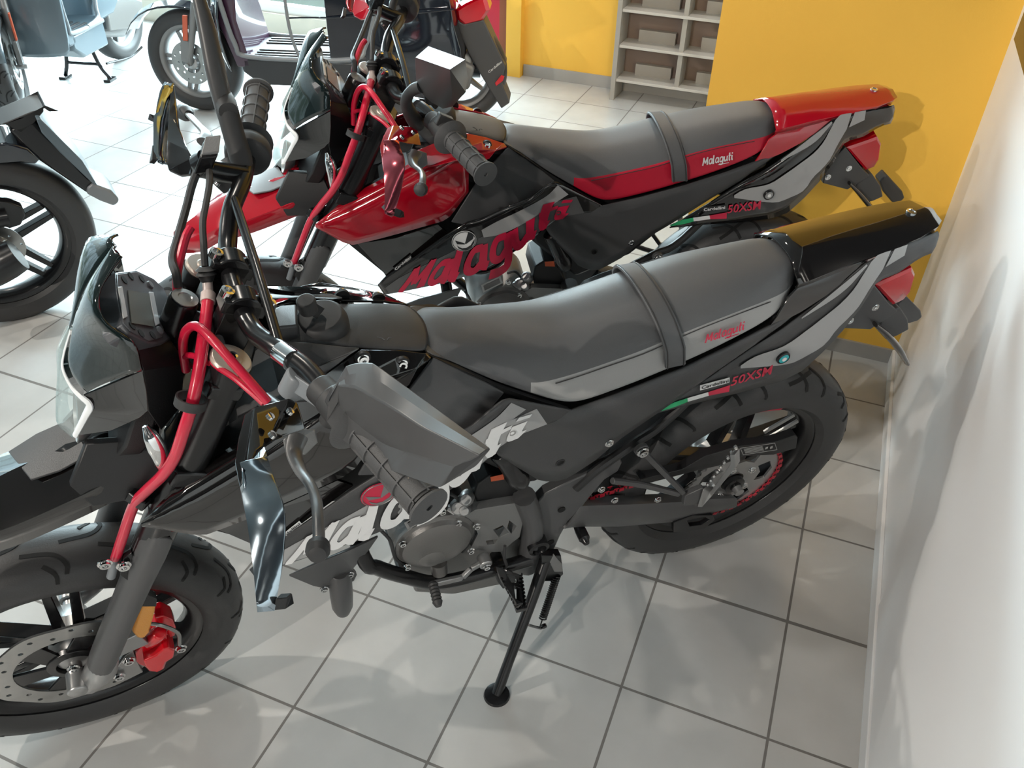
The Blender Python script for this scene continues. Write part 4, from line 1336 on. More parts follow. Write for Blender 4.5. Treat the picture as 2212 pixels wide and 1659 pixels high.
    for x, y in ((845, 490), (890, 465), (965, 482), (900, 802), (960, 855), (1040, 868)):
        mb.add(lathe([(.0055, 0), (.0055, .0012), (0, .0012)], dp((x, y), o=.0012)[0], dn, 14))
    mb.outs('warning_light', groove, ins)
    mb = MB()
    for x, y in ((1020, 525), (1085, 835)):
        mb.add(lathe([(.006, 0), (.005, .003), (0, .0038)], dp((x, y), o=.001)[0], dn, 14))
    mb.outs('button', glue, ins)

    # ---- headlight mask
    def sym(vf, name, m_, **k):
        mb_ = MB().add(vf)
        mb_.add(mirvf(vf, mirs))
        return mb_.outs(name, m_, rt, **k)
    scr = sym(ruled(N('C', (790, 255, 0), (650, 460, 0), (545, 660, 0), (480, 830, 0), (432, 1080, .015), (560, 1280, .05)), N('C', (835, 330, .02), (690, 540, .045), (675, 690, .06), (745, 800, .07), (915, 925, .085), (972, 1105, .09)), 24, 6, .006, bdir=FF), 'wind_screen', smoke, sol=.003, smooth=60)
    msk = sym(prism([N('C', (560, 1282, .05), (972, 1107, .09), (1002, 1250, .092), (1012, 1385, .094), (960, 1430, .09), (760, 1520, .07), (512, 1555, .045), (580, 1420, .057), (610, 1345, .059))], -LF * .003), 'headlight_mask', gloss if not red else gloss, bev=.001)
    lr = N('C', (480, 830, 0), (425, 1000, 0), (395, 1180, 0), (386, 1330, 0), (398, 1475, 0), (505, 1560, .02))
    ll = N('C', (481, 832, .004), (434, 1000, .012), (430, 1100, .02), (490, 1220, .035), (560, 1290, .05), (612, 1345, .059), (580, 1420, .057), (512, 1553, .045))
    sym(ruled(lr, ll, 24, 5, .004, bdir=FF), 'headlight_lens', clear, sol=.002, smooth=60)
    sym(tube(ll, [.002, .002, .003, .005, .006, .005, .004], 10, 6, flat=.6), 'light_strip', led)
    inn = MB().add(lathe([(.02, 0), (.032, .012), (.036, .022), (.034, .023), (.02, .006), (0, .005)], lr[3] - FF * .05 - SF * .02, FF - SF * .2, 28)).out('headlamp_reflector', alu, rt)
    nb = [lr[3] - FF * .075 + LF * v + SF * s_ for v, s_ in ((-.05, .12), (.05, .12), (.07, .0), (.045, -.07), (-.045, -.07), (-.07, 0))]
    MB().add(prism([nb], -FF * .03)).out('mask_back', plas2, rt, bev=.004)
    sc2 = N('C', (915, 930, .06), (1170, 930, .03), (1260, 1060, .04), (1240, 1350, .05), (1100, 1520, .06), (1010, 1390, .075), (975, 1110, .075))
    both_ = MB().add(prism([sc2], -LF * .01))
    both_.add(mirvf(prism([sc2], -LF * .01), mirs))
    both_.outs('mask_bracket', plas2, rt, bev=.002)
    # front turn signals
    tsn = N('O', (314, 920, .10), (330, 950, .11), (345, 985, .115), (352, 1020, .11))
    sym(tube(tsn, [.004, .010, .012, .010, .004], 14, 6, flat=.7), 'front_turn_signal', chrome)

    # ---- front mudguard
    Rr = NR('O', (377, 504, -.012), (430, 455, -.05), (472, 418, -.062), (519, 402, -.066), (601, 367, -.07), (650, 352, -.066), (700, 335, -.06))
    Rm = NR('O', (376, 506, 0), (425, 470, 0), (465, 443, 0), (525, 415, 0), (600, 390, 0), (660, 375, 0), (720, 350, 0))
    Rm = [p + Z_ * .006 for p in Rm]
    Lm = [V(p) for p in mirs(Rr)]
    Lm2 = NR('O', (380, 511, .012), (400, 523, .03), (453, 519, .055), (519, 484, .066), (646, 468, .075), (700, 440, .075))
    a, b, c, d_ = (resam(crom(P, 5), 22) for P in (Rr, Rm, Lm, Lm2))
    rows = [[V((p.x, p.y, p.z)) - Z_ * .03 - LF * .01 for p in a], a, [p.lerp(q, .5) + Z_ * .004 for p, q in zip(a, b)], b, [p.lerp(q, .5) + Z_ * .004 for p, q in zip(b, c)], c, [p - Z_ * .030 + LF * .01 for p in c]]
    MB().add(grid(rows)).out('front_mudguard', body, rt, sol=.004, off=-1, smooth=30)
    tpf = NR('A', (1640, 1275, -.045), (1760, 1210, -.05), (1900, 1160, -.05), (1975, 1275, .03), (1850, 1325, .035), (1735, 1345, .035))
    MB().add(prism([[p + Z_ * .010 for p in tpf]], -Z_ * .004)).out('mudguard_insert', glue if red else plas, rt, bev=.001)
    q = N('O', (200, 1095, .08), (150, 1050, .06), (185, 960, .04), (310, 950, .05), (350, 1010, .08), (330, 1060, .085), (285, 1080, .085))
    both_ = MB().add(prism([q], -LF * .01))
    both_.add(mirvf(prism([q], -LF * .01), mirs))
    both_.outs('mudguard_bracket', plas2, rt, bev=.002)

    # ---- hand guards
    def hg_(side):
        P = NN = None
        o1 = N('G', (215, 95, .215), (455, 30, .200), (500, 60, .205), (555, 235, .235), (400, 290, .250), (310, 330, .265), (225, 400, .285), (160, 540, .312), (170, 700, .330), (200, 880, .353), (160, 860, .349), (118, 650, .315), (84, 480, .285), (110, 300, .250), (150, 142, .220))
        vf = prism([o1], -FF * .004 - SF * .002)
        o2 = N('G', (150, 535, .312), (225, 405, .290), (288, 378, .290), (350, 560, .325), (432, 820, .375), (412, 1180, .410), (370, 1400, .435), (350, 1482, .440), (245, 1150, .395), (190, 850, .350))
        lft = N('G', (150, 535, .312), (165, 680, .33), (200, 880, .355), (260, 1180, .395), (346, 1482, .439))
        rgt = N('G', (288, 378, .29), (350, 560, .325), (432, 820, .374), (412, 1180, .41), (353, 1482, .44))
        rdg = [p + FF * .014 for p in N('G', (222, 420, .298), (232, 620, .32), (285, 900, .362), (325, 1200, .403), (349, 1470, .438))]
        rows_ = [resam(crom(P_, 4), 16) for P_ in (lft, rdg, rgt)]
        rows_[1][0] = rows_[0][0].lerp(rows_[2][0], .5)
        vf2 = grid(rows_)
        o3 = N('G', (400, 1365, .425), (418, 1440, .435), (352, 1482, .440), (365, 1400, .435))
        o4 = N('G', (180, 1200, .370), (215, 1170, .370), (290, 1310, .400), (265, 1312, .395))
        if side < 0:
            o1 = N('A', (1181, 575, -.44), (1195, 700, -.40), (1215, 870, -.34), (1270, 1010, -.28), (1310, 1080, -.25), (1305, 1190, -.24), (1230, 1200, -.255), (1150, 1165, -.265), (1130, 1100, -.28), (1140, 950, -.31), (1150, 760, -.37), (1160, 640, -.42))
            vf = prism([o1], -FF * .004 - SF * .002)
            r1_ = N('A', (1178, 572, -.44), (1120, 620, -.42), (1088, 780, -.375), (1090, 880, -.35), (1102, 1050, -.30), (1118, 1115, -.28))
            r2_ = N('A', (1181, 576, -.44), (1165, 690, -.41), (1150, 800, -.375), (1145, 940, -.335), (1140, 1040, -.305), (1150, 1130, -.28))
            r1_, r2_ = resam(crom(r1_, 4), 16), resam(crom(r2_, 4), 16)
            vf2 = grid([r1_, [p.lerp(q, .5) + FF * .012 for p, q in zip(r1_, r2_)], r2_])
            o3, o4 = mirs(o3), mirs(o4)
        h = MB().add(vf).out('hand_guard', body, rt, bev=.0015)
        MB().add(vf2).out('hand_guard_wing', wingr if red else wingb, h, sol=.003, off=-1, smooth=30)
        MB().add(prism([o3], -FF * .012)).add(prism([o4], -FF * .008)).outs('hand_guard_foot', plas2, h, bev=.001)
        mb_ = MB()
        for (x, y, v) in ((460, 125, .220), (325, 160, .240), (340, 285, .260)):
            p = N('G', (x, y, v))[0]
            if side < 0:
                p = mirs([p])[0]
            mb_.add(lathe([(.005, -.001), (.0045, .003), (0, .0035)], p, SF - FF * .3, 12))
        mb_.outs('bolt', chrome, h)
    hg_(1)
    hg_(-1)

    # ---- mirrors
    if not red:
        # left mirror turned down over the grip
        top4 = N('F', (565, 1205, .27), (625, 1062, .265), (730, 1045, .27), (815, 1050, .285), (1200, 1330, .36), (1615, 1640, .44))
        rid = N('F', (565, 1205, .28), (640, 1215, .29), (690, 1222, .305), (900, 1340, .345), (1150, 1500, .395), (1540, 1690, .455))
        low = N('G', (790, 60, .27), (860, 160, .285), (1000, 270, .31), (1100, 345, .33), (1250, 400, .36), (1590, 505, .435))
        a, b, c = (resam(P_, 20) for P_ in (top4, rid, low))
        e1 = [p - SF * .022 + FF * .0 for p in a]
        rows_ = [e1, a, [p.lerp(q, .5) + SF * .002 for p, q in zip(a, b)], b, [p.lerp(q, .5) + SF * .001 for p, q in zip(b, c)], c, [p - SF * .03 for p in c]]
        ms_ = MB().add(grid(rows_))
        ms_.add(([r[-1] for r in rows_], [list(range(7))])).add(([r[0] for r in rows_], [list(range(7))]))
        ms_o = ms_.out('mirror', frm, rt, bev=.002, smooth=14)
        am = N('K', (1250, 1440, .18), (1400, 1340, .185), (1420, 1370, .19), (1690, 1630, .235))
        a0, a1 = N('O', (640, 822, .185), (722, 880, .245))
        MB().add(bar(a0 + SF * .0, a1, .018, .020, up=SF, w2=.012)).add(lathe([(.015, -.02), (.0155, .008), (.014, .011), (0, .011)], a0, SF, 20)).out('mirror_arm', glue, rt, bev=.001)
        MB().add(lathe([(.011, -.02), (.012, .004), (.008, .012), (0, .013)], a1 + LF * .004, SF, 16)).out('mirror_pivot', rubber, rt)
        # right mirror folded upright, seen edge on
        ctr = N('O', (428, -10, -.33), (446, 60, -.31), (465, 150, -.285), (485, 235, -.262), (500, 290, -.25))
        MB().add(tube(ctr, [.010, .014, .0165, .015, .012], 18, 6, flat=.75, upv=SF)).out('mirror', frm, rt)
        stm = N('O', (490, 232, -.255), (505, 290, -.24), (520, 340, -.225), (528, 375, -.21))
        MB().add(tube(stm, [.015, .015, .016, .012], 16, 4)).out('mirror_stem', rubber, rt)
        MB().add(lathe([(.013, -.02), (.015, 0), (.013, .018), (0, .02)], N('O', (488, 225, -.26))[0], LF, 18)).out('mirror_pivot', rubber, rt)
    else:
        # left mirror upright: faceted shell seen from behind the glass
        mp_0 = NR('Z', (1262, 442, .27))[0]
        c_t = [RED.cast(*sheet('Z', x, y), mp_0, V((.15, -.2, .97)).normalized()) for x, y in ((1262, 442), (1140, 548), (1468, 664), (1612, 568))]
        lo4 = NR('Z', (1142, 550, .26), (1150, 760, .25), (1200, 880, .245), (1300, 970, .25), (1410, 1030, .26), (1500, 1010, .27), (1620, 880, .27), (1640, 740, .27), (1612, 568, .27))
        lo4[0], lo4[-1] = c_t[1], c_t[3]
        ctr = c_t[2]
        mr = MB()
        mr.add((c_t, [[0, 1, 2, 3]]))
        P_ = lo4 + [c_t[2]]
        k_ = len(lo4)
        back = NR('Z', (1262, 442, .19))[0]
        mr.add((P_, [[i, i + 1, k_] for i in range(k_ - 1)]))
        bk_ = [p - FF * .0 - LF * .02 - SF * .0 for p in lo4]
        gl_ = [c_t[0]] + lo4
        inward = (sum(gl_, V((0, 0, 0))) / len(gl_) - ctr).normalized() * .02
        g2 = [p + inward for p in gl_]
        mr.add((gl_ + g2, [[i, (i + 1) % len(gl_), (i + 1) % len(gl_) + len(gl_), i + len(gl_)] for i in range(len(gl_))]))
        mro = mr.out('mirror', frm, rt, smooth=32)
        MB().add((g2, [list(range(len(g2)))])).out('mirror_glass', chrome, mro, smooth=0)
        stm = NR('Z', (1165, 1190, .19), (1110, 1120, .2), (1060, 1020, .215), (1055, 940, .225), (1110, 860, .235), (1190, 830, .245))
        MB().add(tube(stm, [.016, .014, .011, .010, .011], 14, 6)).out('mirror_stem', rubber, rt)
        ct = N('O', (488, 225, -.26))[0]
        # right mirror stands up behind it
        up0 = st(-.02, -.2, .90)
        MB().add(tube([up0, up0 + SF * .05 - LF * .03, up0 + SF * .12 - LF * .05], .008, 12, 5)).out('mirror_stem', rubber, rt)
        c5 = up0 + SF * .17 - LF * .09
        e = [c5 + LF * a + SF * b for a, b in ((-.085, -.02), (-.07, .045), (.04, .05), (.07, .01), (.03, -.045), (-.06, -.045))]
        q_ = MB().add(prism([e], FF * .012))
        tipc = c5 + FF * .035
        ee = [p + FF * .012 for p in e]
        q_.add((ee + [tipc], [[i, (i + 1) % 6, 6] for i in range(6)]))
        mm = q_.out('mirror', frm, rt, bev=.002, smooth=15)
        MB().add(prism([[c5 + (p - c5) * .9 - FF * .001 for p in e]], -FF * .001)).out('mirror_glass', chrome, mm, smooth=0)
    return rt

build_bike(BLK, False, 'black supermoto motorcycle in the foreground with grey seat band and white side lettering')
build_bike(RED, True, 'red and black supermoto motorcycle behind the black one, with red seat band')

# ------------------------------------------------------------------ room
TS = .3055


def tile_mat():
    M = bpy.data.materials.new('glazed floor tiles')
    M.use_nodes = True
    nt = M.node_tree
    N_ = nt.nodes
    L_ = nt.links
    bs = N_['Principled BSDF']
    geo = N_.new('ShaderNodeNewGeometry')
    sep = N_.new('ShaderNodeSeparateXYZ')
    L_.new(geo.outputs['Position'], sep.inputs[0])

    def mth(op, a, b=None, c=None):
        n = N_.new('ShaderNodeMath')
        n.operation = op
        for i, v in enumerate((a, b, c)):
            if v is None:
                continue
            if isinstance(v, (int, float)):
                n.inputs[i].default_value = v
            else:
                L_.new(v, n.inputs[i])
        return n.outputs[0]

    def line(ax, hw):
        t = mth('DIVIDE', sep.outputs[ax], TS)
        f = mth('FRACT', mth('ADD', t, .5))
        d = mth('MULTIPLY', mth('ABSOLUTE', mth('SUBTRACT', f, .5)), TS)
        return mth('LESS_THAN', d, hw)
    g = mth('MAXIMUM', line(0, .0028), line(1, .0028))
    # the wider expansion joint
    j = mth('LESS_THAN', mth('ABSOLUTE', mth('SUBTRACT', sep.outputs[1], 2 * TS)), .0045)
    g = mth('MAXIMUM', g, j)
    no = N_.new('ShaderNodeTexNoise')
    no.inputs['Scale'].default_value = 5
    no.inputs['Detail'].default_value = 5
    L_.new(geo.outputs['Position'], no.inputs['Vector'])
    cr = N_.new('ShaderNodeValToRGB')
    cr.color_ramp.elements[0].position = .3
    cr.color_ramp.elements[0].color = (.43, .43, .42, 1)
    cr.color_ramp.elements[1].position = .7
    cr.color_ramp.elements[1].color = (.51, .51, .50, 1)
    L_.new(no.outputs['Fac'], cr.inputs[0])
    mx = N_.new('ShaderNodeMix')
    mx.data_type = 'RGBA'
    L_.new(g, mx.inputs[0])
    L_.new(cr.outputs[0], mx.inputs[6])
    mx.inputs[7].default_value = (.16, .15, .14, 1)
    L_.new(mx.outputs[2], bs.inputs['Base Color'])
    rg = mth('MULTIPLY_ADD', g, .5, .24)
    L_.new(rg, bs.inputs['Roughness'])
    bs.inputs['Specular IOR Level'].default_value = .6
    bp = N_.new('ShaderNodeBump')
    bp.inputs['Strength'].default_value = .6
    bp.inputs['Distance'].default_value = .001
    L_.new(mth('SUBTRACT', 1.0, g), bp.inputs['Height'])
    L_.new(bp.outputs['Normal'], bs.inputs['Normal'])
    return M


yel = mat('yellow wall paint', (.88, .505, .065), .6, bump=.3, bscale=250, noise=.04, nscale=3)
whi = mat('white lacquered board', (.86, .86, .87), .35)
whw = mat('white wall paint', (.8, .8, .78), .7)
cei = mat('grey ceiling board', (.16, .16, .16), .8)
wgr = mat('dark grey wall paint', (.06, .058, .056), .8)
bei = mat('beige stone plinth', (.6, .56, .47), .6, noise=.12, nscale=6)
gba = mat('grey tile skirting', (.36, .35, .33), .4, noise=.08, nscale=8)
redw = mat('red panel', (.5, .01, .03), .5)


def bx(name, a, m_, st_=True, par=None, **k):
    o = MB().add(box(*a)).out(name, m_, par, smooth=0, **k)
    if st_:
        struct(o)
    return o


bx('floor', (-7, 1.3, -5.2, 4.2, -.08, 0), tile_mat())
bx('ceiling', (-7, 1.3, -5.2, 4.2, 2.9, 3.0), cei)
bx('wall_right', (1.10, 1.25, -5.1, 4.1, 0, 2.9), whi)
bx('wall_back', (-1.20, 1.1, 3.98, 4.12, 0, 2.9), yel)
bx('wall_partition', (.374, 1.10, 1.777, 1.92, 0, 2.9), yel)
bx('baseboard_partition', (.366, 1.10, 1.768, 1.777, 0, .05), gba)
bx('baseboard_back', (-1.04, 1.1, 3.97, 3.98, 0, .065), gba)
bx('baseboard_right', (1.090, 1.10, -4.9, 1.768, 0, .055), whi, bev=.002)
bx('trim_1', (1.0945, 1.10, -4.9, .685, .06, 1.03), whi, bev=.001)
bx('trim_4', (1.092, 1.10, -4.9, 1.685, 1.03, 2.6), mat('dark display glass', (.02, .02, .022), .25), bev=.001)
# projecting yellow pier and red panel beside it
bx('trim_2', (-1.135, -1.045, 3.925, 3.98, 0, 2.9), yel)
bx('trim_3', (-1.33, -1.185, 3.945, 3.96, 0, 2.9), redw)
bx('trim_5', (-1.185, -1.135, 3.945, 3.98, 0, 2.9), mat('brown orange panel', (.26, .07, .02), .5))
# window front of the shop
pl = bx('wall_window_plinth', (-6.8, -1.2, 3.96, 4.10, 0, .16), bei)
bx('wall_window_head', (-6.8, -1.2, 3.98, 4.10, 2.62, 2.9), whw)
bx('wall_left_plinth', (-6.9, -6.8, -5.0, 3.96, 0, .16), bei)
bx('wall_left_head', (-6.9, -6.8, -5.0, 3.98, 2.62, 2.9), whw)
bx('wall_front', (-6.9, 1.1, -5.1, -5.0, 0, 2.9), wgr)
fram = mat('white window frame', (.7, .7, .68), .4)
wg = mat('window glass', (.9, .95, .95), .02, alpha=.06)
nwin = 0


def window(o, d, n_, L_):
    """one bay: o corner on the plinth, d along the wall, n_ outwards"""
    global nwin
    nwin += 1
    o, d, n_ = V(o), V(d), V(n_)

    def slab(a, b, z0, z1, t0, t1):
        P = [o + d * a + n_ * t0, o + d * b + n_ * t0, o + d * b + n_ * t1, o + d * a + n_ * t1]
        return [p + Z_ * z0 for p in P] + [p + Z_ * z1 for p in P], [[3, 2, 1, 0], [4, 5, 6, 7], [0, 1, 5, 4], [1, 2, 6, 5], [2, 3, 7, 6], [3, 0, 4, 7]]
    w = MB()
    for a in ((0, .05, .16, 2.62), (L_ - .05, L_, .16, 2.62), (.05, L_ - .05, .16, .21), (.05, L_ - .05, 2.56, 2.62)):
        w.add(slab(*a, .02, .09))
    wo = struct(w.out('window_%d' % nwin, fram, None, smooth=0))
    MB().add(slab(.05, L_ - .05, .21, 2.56, .05, .056)).out('glass_pane', wg, wo, smooth=0)


for k in range(5):
    window((-6.8 + 1.12 * k, 3.96, 0), (1, 0, 0), (0, 1, 0), 1.12)
for k in range(8):
    window((-6.8, -5.0 + 1.12 * k, 0), (0, 1, 0), (-1, 0, 0), 1.12)

# leaflet shelf
def shelf():
    t = thing('display_shelf', 'grey open display shelf with small cubbyholes against the yellow wall', 'shelf', Matrix.Translation((-.455, 3.79, 0)))
    sm = mat('warm grey laminate', (.34, .32, .29), .4)
    sb = mat('brown laminate back', (.22, .16, .13), .5)
    W_, D_, H_ = 1.05, .17, 1.9
    for x in (0, .345, .69, 1.025):
        MB().add(box(x, x + .025, 0 if x in (0, 1.025) else .02, D_, 0 if x in (0, 1.025) else .1, H_)).out('upright', sm, t, smooth=0, bev=.001)
    for k in range(11):
        z = .1 + .18 * k
        MB().add(box(.025, 1.025, .01, D_, z, z + .014)).out('shelf_board', mat('pale shelf edge', (.5, .48, .45), .35), t, smooth=0, bev=.001)
    MB().add(box(.025, 1.025, D_ - .01, D_, .1, H_)).out('back_panel', sb, t, smooth=0)
    for k in range(10):
        for x in (.1, .44):
            z = .114 + .18 * k
            MB().add(box(x, x + .2, .12, .155, z, z + .06)).out('leaflet_stop', sm, t, smooth=0)
    return t


shelf()

# ------------------------------------------------------------------ background vehicles
seatm = mat('black scooter seat vinyl', (.03, .03, .032), .5)
bluegrey = mat('blue grey scooter paint', (.10, .135, .16), .3, coat=.4)
darkp = mat('dark scooter plastic', (.03, .032, .035), .4)
deep = mat('gloss midnight paint', (.008, .010, .016), .06, coat=1)
plum = mat('plum scooter paint', (.05, .02, .045), .2, coat=.8)


def world_frame(x, y, heading, lean=0):
    return Frame(x, y, heading, lean)


def vpoly(name, P, w0, w1, m_, par, bev=.01, sm=35):
    """side outline (x, z) given real width from w0 to w1"""
    return MB().add(prism([[V((x, w0, z)) for x, z in P]], (0, w1 - w0, 0))).out(name, m_, par, bev=bev, smooth=sm)


def rot_frame(ang):
    a = math.radians(ang)
    return V((math.cos(a), math.sin(a), 0)), V((-math.sin(a), math.cos(a), 0))


def scooter(fr, label, paint, trim, steer=0, wheel_r=.25, dark=darkp, big=False, base=1.28):
    t = thing('scooter', label, 'scooter', fr.m)
    STRETCH[0] = base - 1.28
    # rear wheel
    r = bpy.data.objects.new('rear_wheel', None)
    COL.objects.link(r)
    r.parent = t
    make_wheel(r, (0, 0, wheel_r), X_, Z_, Y_, wheel_r, .11, None, gmet, 5, hubr=.05, rb=wheel_r * .72, double=False)
    f = bpy.data.objects.new('front_wheel', None)
    COL.objects.link(f)
    f.parent = t
    fd, fl = rot_frame(steer)
    fx = V((1.28, 0, wheel_r))
    make_wheel(f, fx, fd, Z_, fl, wheel_r, .10, FRONT_PAT if not big else None, gmet, 5, hubr=.045, rb=wheel_r * .72, spokew=.02)
    disc(f, fx, fl, .05, .105, .048, fw=fd, holes=16)
    for s_ in (1, -1):
        MB().add(tube([fx + fl * .075 * s_, fx + fl * .07 * s_ + Z_ * .3 - fd * .1], [.016, .02], 12, 1)).out('fork_leg', gmet, t)
    MB().add(prism([[fx + fl * .07 * s_ + fd * a + Z_ * b for a, b in ((.03, .02), (.01, .12), (-.03, .12), (-.02, .0))] for s_ in (1,)], fl * .02)).out('brake_caliper', gmet, t, bev=.003)
    MB().add(prism([[fx + fl * .085 + fd * a + Z_ * b for a, b in ((-.03, .12), (-.005, .12), (-.03, .24), (-.055, .24))]], fl * .008)).out('fork_reflector', mat('orange reflector', (.6, .12, .06), .3), t, bev=.002)
    # mudguard over the front wheel
    rows = []
    for w in (-.06, -.045, 0, .045, .06):
        rr = []
        for k in range(12):
            a = math.radians(20 + 125 * k / 11)
            R_ = wheel_r + .035 - abs(w) * .35 + (.09 * max(0, math.cos(a)) ** 2 if big else 0)
            rr.append(fx + fd * (R_ * math.cos(a)) + Z_ * (R_ * math.sin(a)) + fl * w)
        rows.append(rr)
    MB().add(grid(rows)).out('front_mudguard', paint, t, sol=.004)
    # leg shield
    rows = []
    for k in range(9):
        y = -.24 + .06 * k
        c = 1 - (abs(y) / .24) ** 2
        rows.append([V((1.02 + .07 * c, y * .85, .24)), V((1.05 + .09 * c, y, .42)), V((1.02 + .10 * c, y, .62)), V((.94 + .12 * c, y * .8, .82)), V((.88 + .12 * c, y * .55, .98))])
    MB().add(grid(rows)).out('leg_shield', paint, t, sol=.012, sub=1)
    vpoly('inner_shield', [(1.0, .28), (1.06, .5), (1.0, .75), (.92, .95), (.88, .93), (.94, .72), (.97, .5), (.93, .28)], -.19, .19, plum if big else bluegrey, t, .01)
    # floorboard
    vpoly('floorboard', [(.98, .26), (.98, .33), (.5, .33), (.42, .36), (.42, .2), (.9, .2)], -.19, .19, paint if not big else dark, t, .015)
    for s_ in (-1, 1):
        MB().add(tube([V((1.02, .22 * s_, .60)), V((.99, .20 * s_, .40)), V((.93, .19 * s_, .335)), V((.5, .19 * s_, .338)), V((.42, .17 * s_, .40)), V((.36, .16 * s_, .56))], .012, 10, 5)).out('trim_strip', trim, t)
        for k in range(3):
            MB().add(box(.5, .92, s_ * (.06 + .04 * k) - .008, s_ * (.06 + .04 * k) + .008, .33, .336)).out('floor_rib', rubber, t, smooth=0, bev=.001)
    if big:
        bs = fr.b('O', (648, -120, .17), (640, 0, .19), (652, 60, .19), (668, 112, .19), (690, 155, .19), (730, 205, .19), (790, 250, .19), (870, 262, .19), (940, 245, .19), (985, 205, .19), (1003, 160, .18), (1000, 110, .16), (985, 60, .15), (975, 0, .14), (960, -60, .13), (900, -110, .13))
        cb_ = sum(bs, V((0, 0, 0))) / len(bs)
        rows = []
        for w, k in ((1, .90), (.97, .97), (.75, 1.0), (0, 1.01), (-.75, 1.0), (-.97, .97), (-1, .90)):
            rows.append([V((min(.595, cb_.x + (p.x - cb_.x) * k), p.y * w, cb_.z + (p.z - cb_.z) * k)) for p in bs + bs[:1]])
        mb = MB().add(grid(rows))
        mb.add((rows[0][:-1], [list(range(len(bs)))])).add((rows[-1][:-1], [list(range(len(bs)))]))
        mb.out('rear_body', deep, t, bev=.012, smooth=60)
        MB().add(tube(fr.b('O', (640, -20, .2), (652, 60, .2), (668, 112, .2), (690, 152, .2)), .008, 10, 4)).out('trim_strip', glue, t)
        MB().add(tube(fr.b('O', (650, 40, .195), (760, 36, .2), (900, 28, .2), (980, 20, .17)), .004, 8, 4)).out('body_crease', deep, t)
        zt = max(p.z for p in bs)
        vpoly('seat', [(.15, zt - .06), (.5, zt - .08), (.59, zt - .02), (.3, zt + .03), (-.1, zt + .06), (-.2, zt)], -.15, .15, seatm, t, .02)
        lm = fr.b('O', (984, 22, .07), (1005, 8, .07), (1048, -12, .07), (1058, 22, .07), (1042, 46, .07), (1003, 56, .07), (987, 42, .07))
        c = sum(lm, V((0, 0, 0))) / len(lm)
        rows = [[V((c.x + (p.x - c.x) * k, w, c.z + (p.z - c.z) * k)) for p in lm + lm[:1]] for w, k in ((.075, 0), (.075, .8), (.06, 1), (-.06, 1), (-.075, .8), (-.075, 0))]
        MB().add(grid(rows)).out('tail_lamp', lens, t, smooth=30)
        ph = fr.b('Z', (1530, 195, .07), (1600, 230, .07), (1790, 190, .07), (1840, 300, .07), (1920, 470, .07), (2000, 640, .07), (1955, 770, .07), (2040, 985, .07), (1960, 1040, .07), (1860, 880, .07), (1740, 680, .07), (1640, 500, .07), (1560, 330, .07))
        pho = MB().add(prism([ph], (0, -.14, 0))).out('plate_holder', plas, t, bev=.006)
        q = fr.b('Z', (1842, 700, .0725), (1965, 600, .0725), (1955, 580, .0725), (1832, 680, .0725))
        fn = bil(q)
        MB().add(text_mesh('Cardellini', lambda u, v: fn(u, v))).out('plate_lettering', dwhite, pho, smooth=0)
        rr = fr.b('Z', (1900, 790, .072), (1960, 715, .072), (1990, 725, .072), (1975, 770, .072), (1910, 820, .072))
        MB().add(prism([rr], (0, .006, 0))).out('rear_reflector', lens, pho, bev=.001)
    else:
        P = [(.44, .3), (.42, .55), (.36, .74), (.1, .78), (-.3, .80), (-.42, .74), (-.36, .62), (-.1, .50), (.1, .40), (.25, .3)]
        rows = []
        for w, k in ((.16, .8), (.15, .95), (.12, 1.0), (0, 1.02), (-.12, 1.0), (-.15, .95), (-.16, .8)):
            cx_, cz_ = .05, .62
            rows.append([V((cx_ + (x - cx_) * k, w, cz_ + (z - cz_) * k)) for x, z in P + P[:1]])
        g = grid(rows)
        mb = MB().add(g)
        mb.add((rows[0][:-1], [list(range(len(P)))])).add((rows[-1][:-1], [list(range(len(P)))]))
        mb.out('rear_body', paint, t, bev=.01, smooth=45)
        vpoly('seat', [(.40, .74), (.38, .80), (.2, .80), (.05, .83), (-.25, .86), (-.34, .83), (-.3, .78)], -.13, .13, seatm, t, .025)
    vpoly('engine', [(.3, .2), (.35, .4), (.05, .42), (-.08, .33), (-.06, .2), (.1, .15)], -.09, .1, gmet, t, .02)
    vpoly('belt_cover', [(.32, .24), (.3, .36), (.05, .38), (-.1, .31), (-.07, .2), (.1, .2)], .1, .15, steel, t, .015)
    MB().add(tube([V((.2, -.12, .22)), V((0, -.14, .22)), V((-.1 if big else -.3, -.15, .22 if big else .32))], [.03, .05, .05], 16, 4)).out('exhaust', bmet if big else gmet, t)
    if not big:
        vpoly('tail_lamp', [(-.43, .74), (-.40, .80), (-.33, .78), (-.36, .70)], -.08, .08, lens, t, .005)
        vpoly('mudflap', [(-.36, .62), (-.42, .64), (-.56, .42), (-.60, .34), (-.57, .33), (-.52, .40)], -.08, .08, dark, t, .004)
    # centre stand
    if not big:
        st2 = MB()
        for s_ in (-1, 1):
            st2.add(tube([V((.42, .07 * s_, .2)), V((.42, .10 * s_, .08)), V((.41, .135 * s_, .012))], .011, 10, 4))
            st2.add(box(.38, .45, .135 * s_ - .02, .135 * s_ + .02, .0, .014))
        st2.add(tube([V((.42, -.1, .09)), V((.42, .1, .09))], .009, 10, 1))
        st2.out('centre_stand', bmet, t)
        MB().add(tube([V((.40, .13, .09)), V((.2, .16, .07)), V((.1, .19, .10))], .007, 8, 3)).out('stand_arm', bmet, t)
    # steering column, bars
    MB().add(tube([V((.98, 0, .7)), V((.90, 0, 1.0))], .03, 14, 1)).out('steering_column', dark, t)
    hbm = MB().add(tube([V((.78, -.33, 1.06)), V((.86, -.2, 1.06)), V((.9, 0, 1.02)), V((.86, .2, 1.06)), V((.78, .33, 1.06))], .012, 12, 6))
    hbm.out('handlebar', bmet, t)
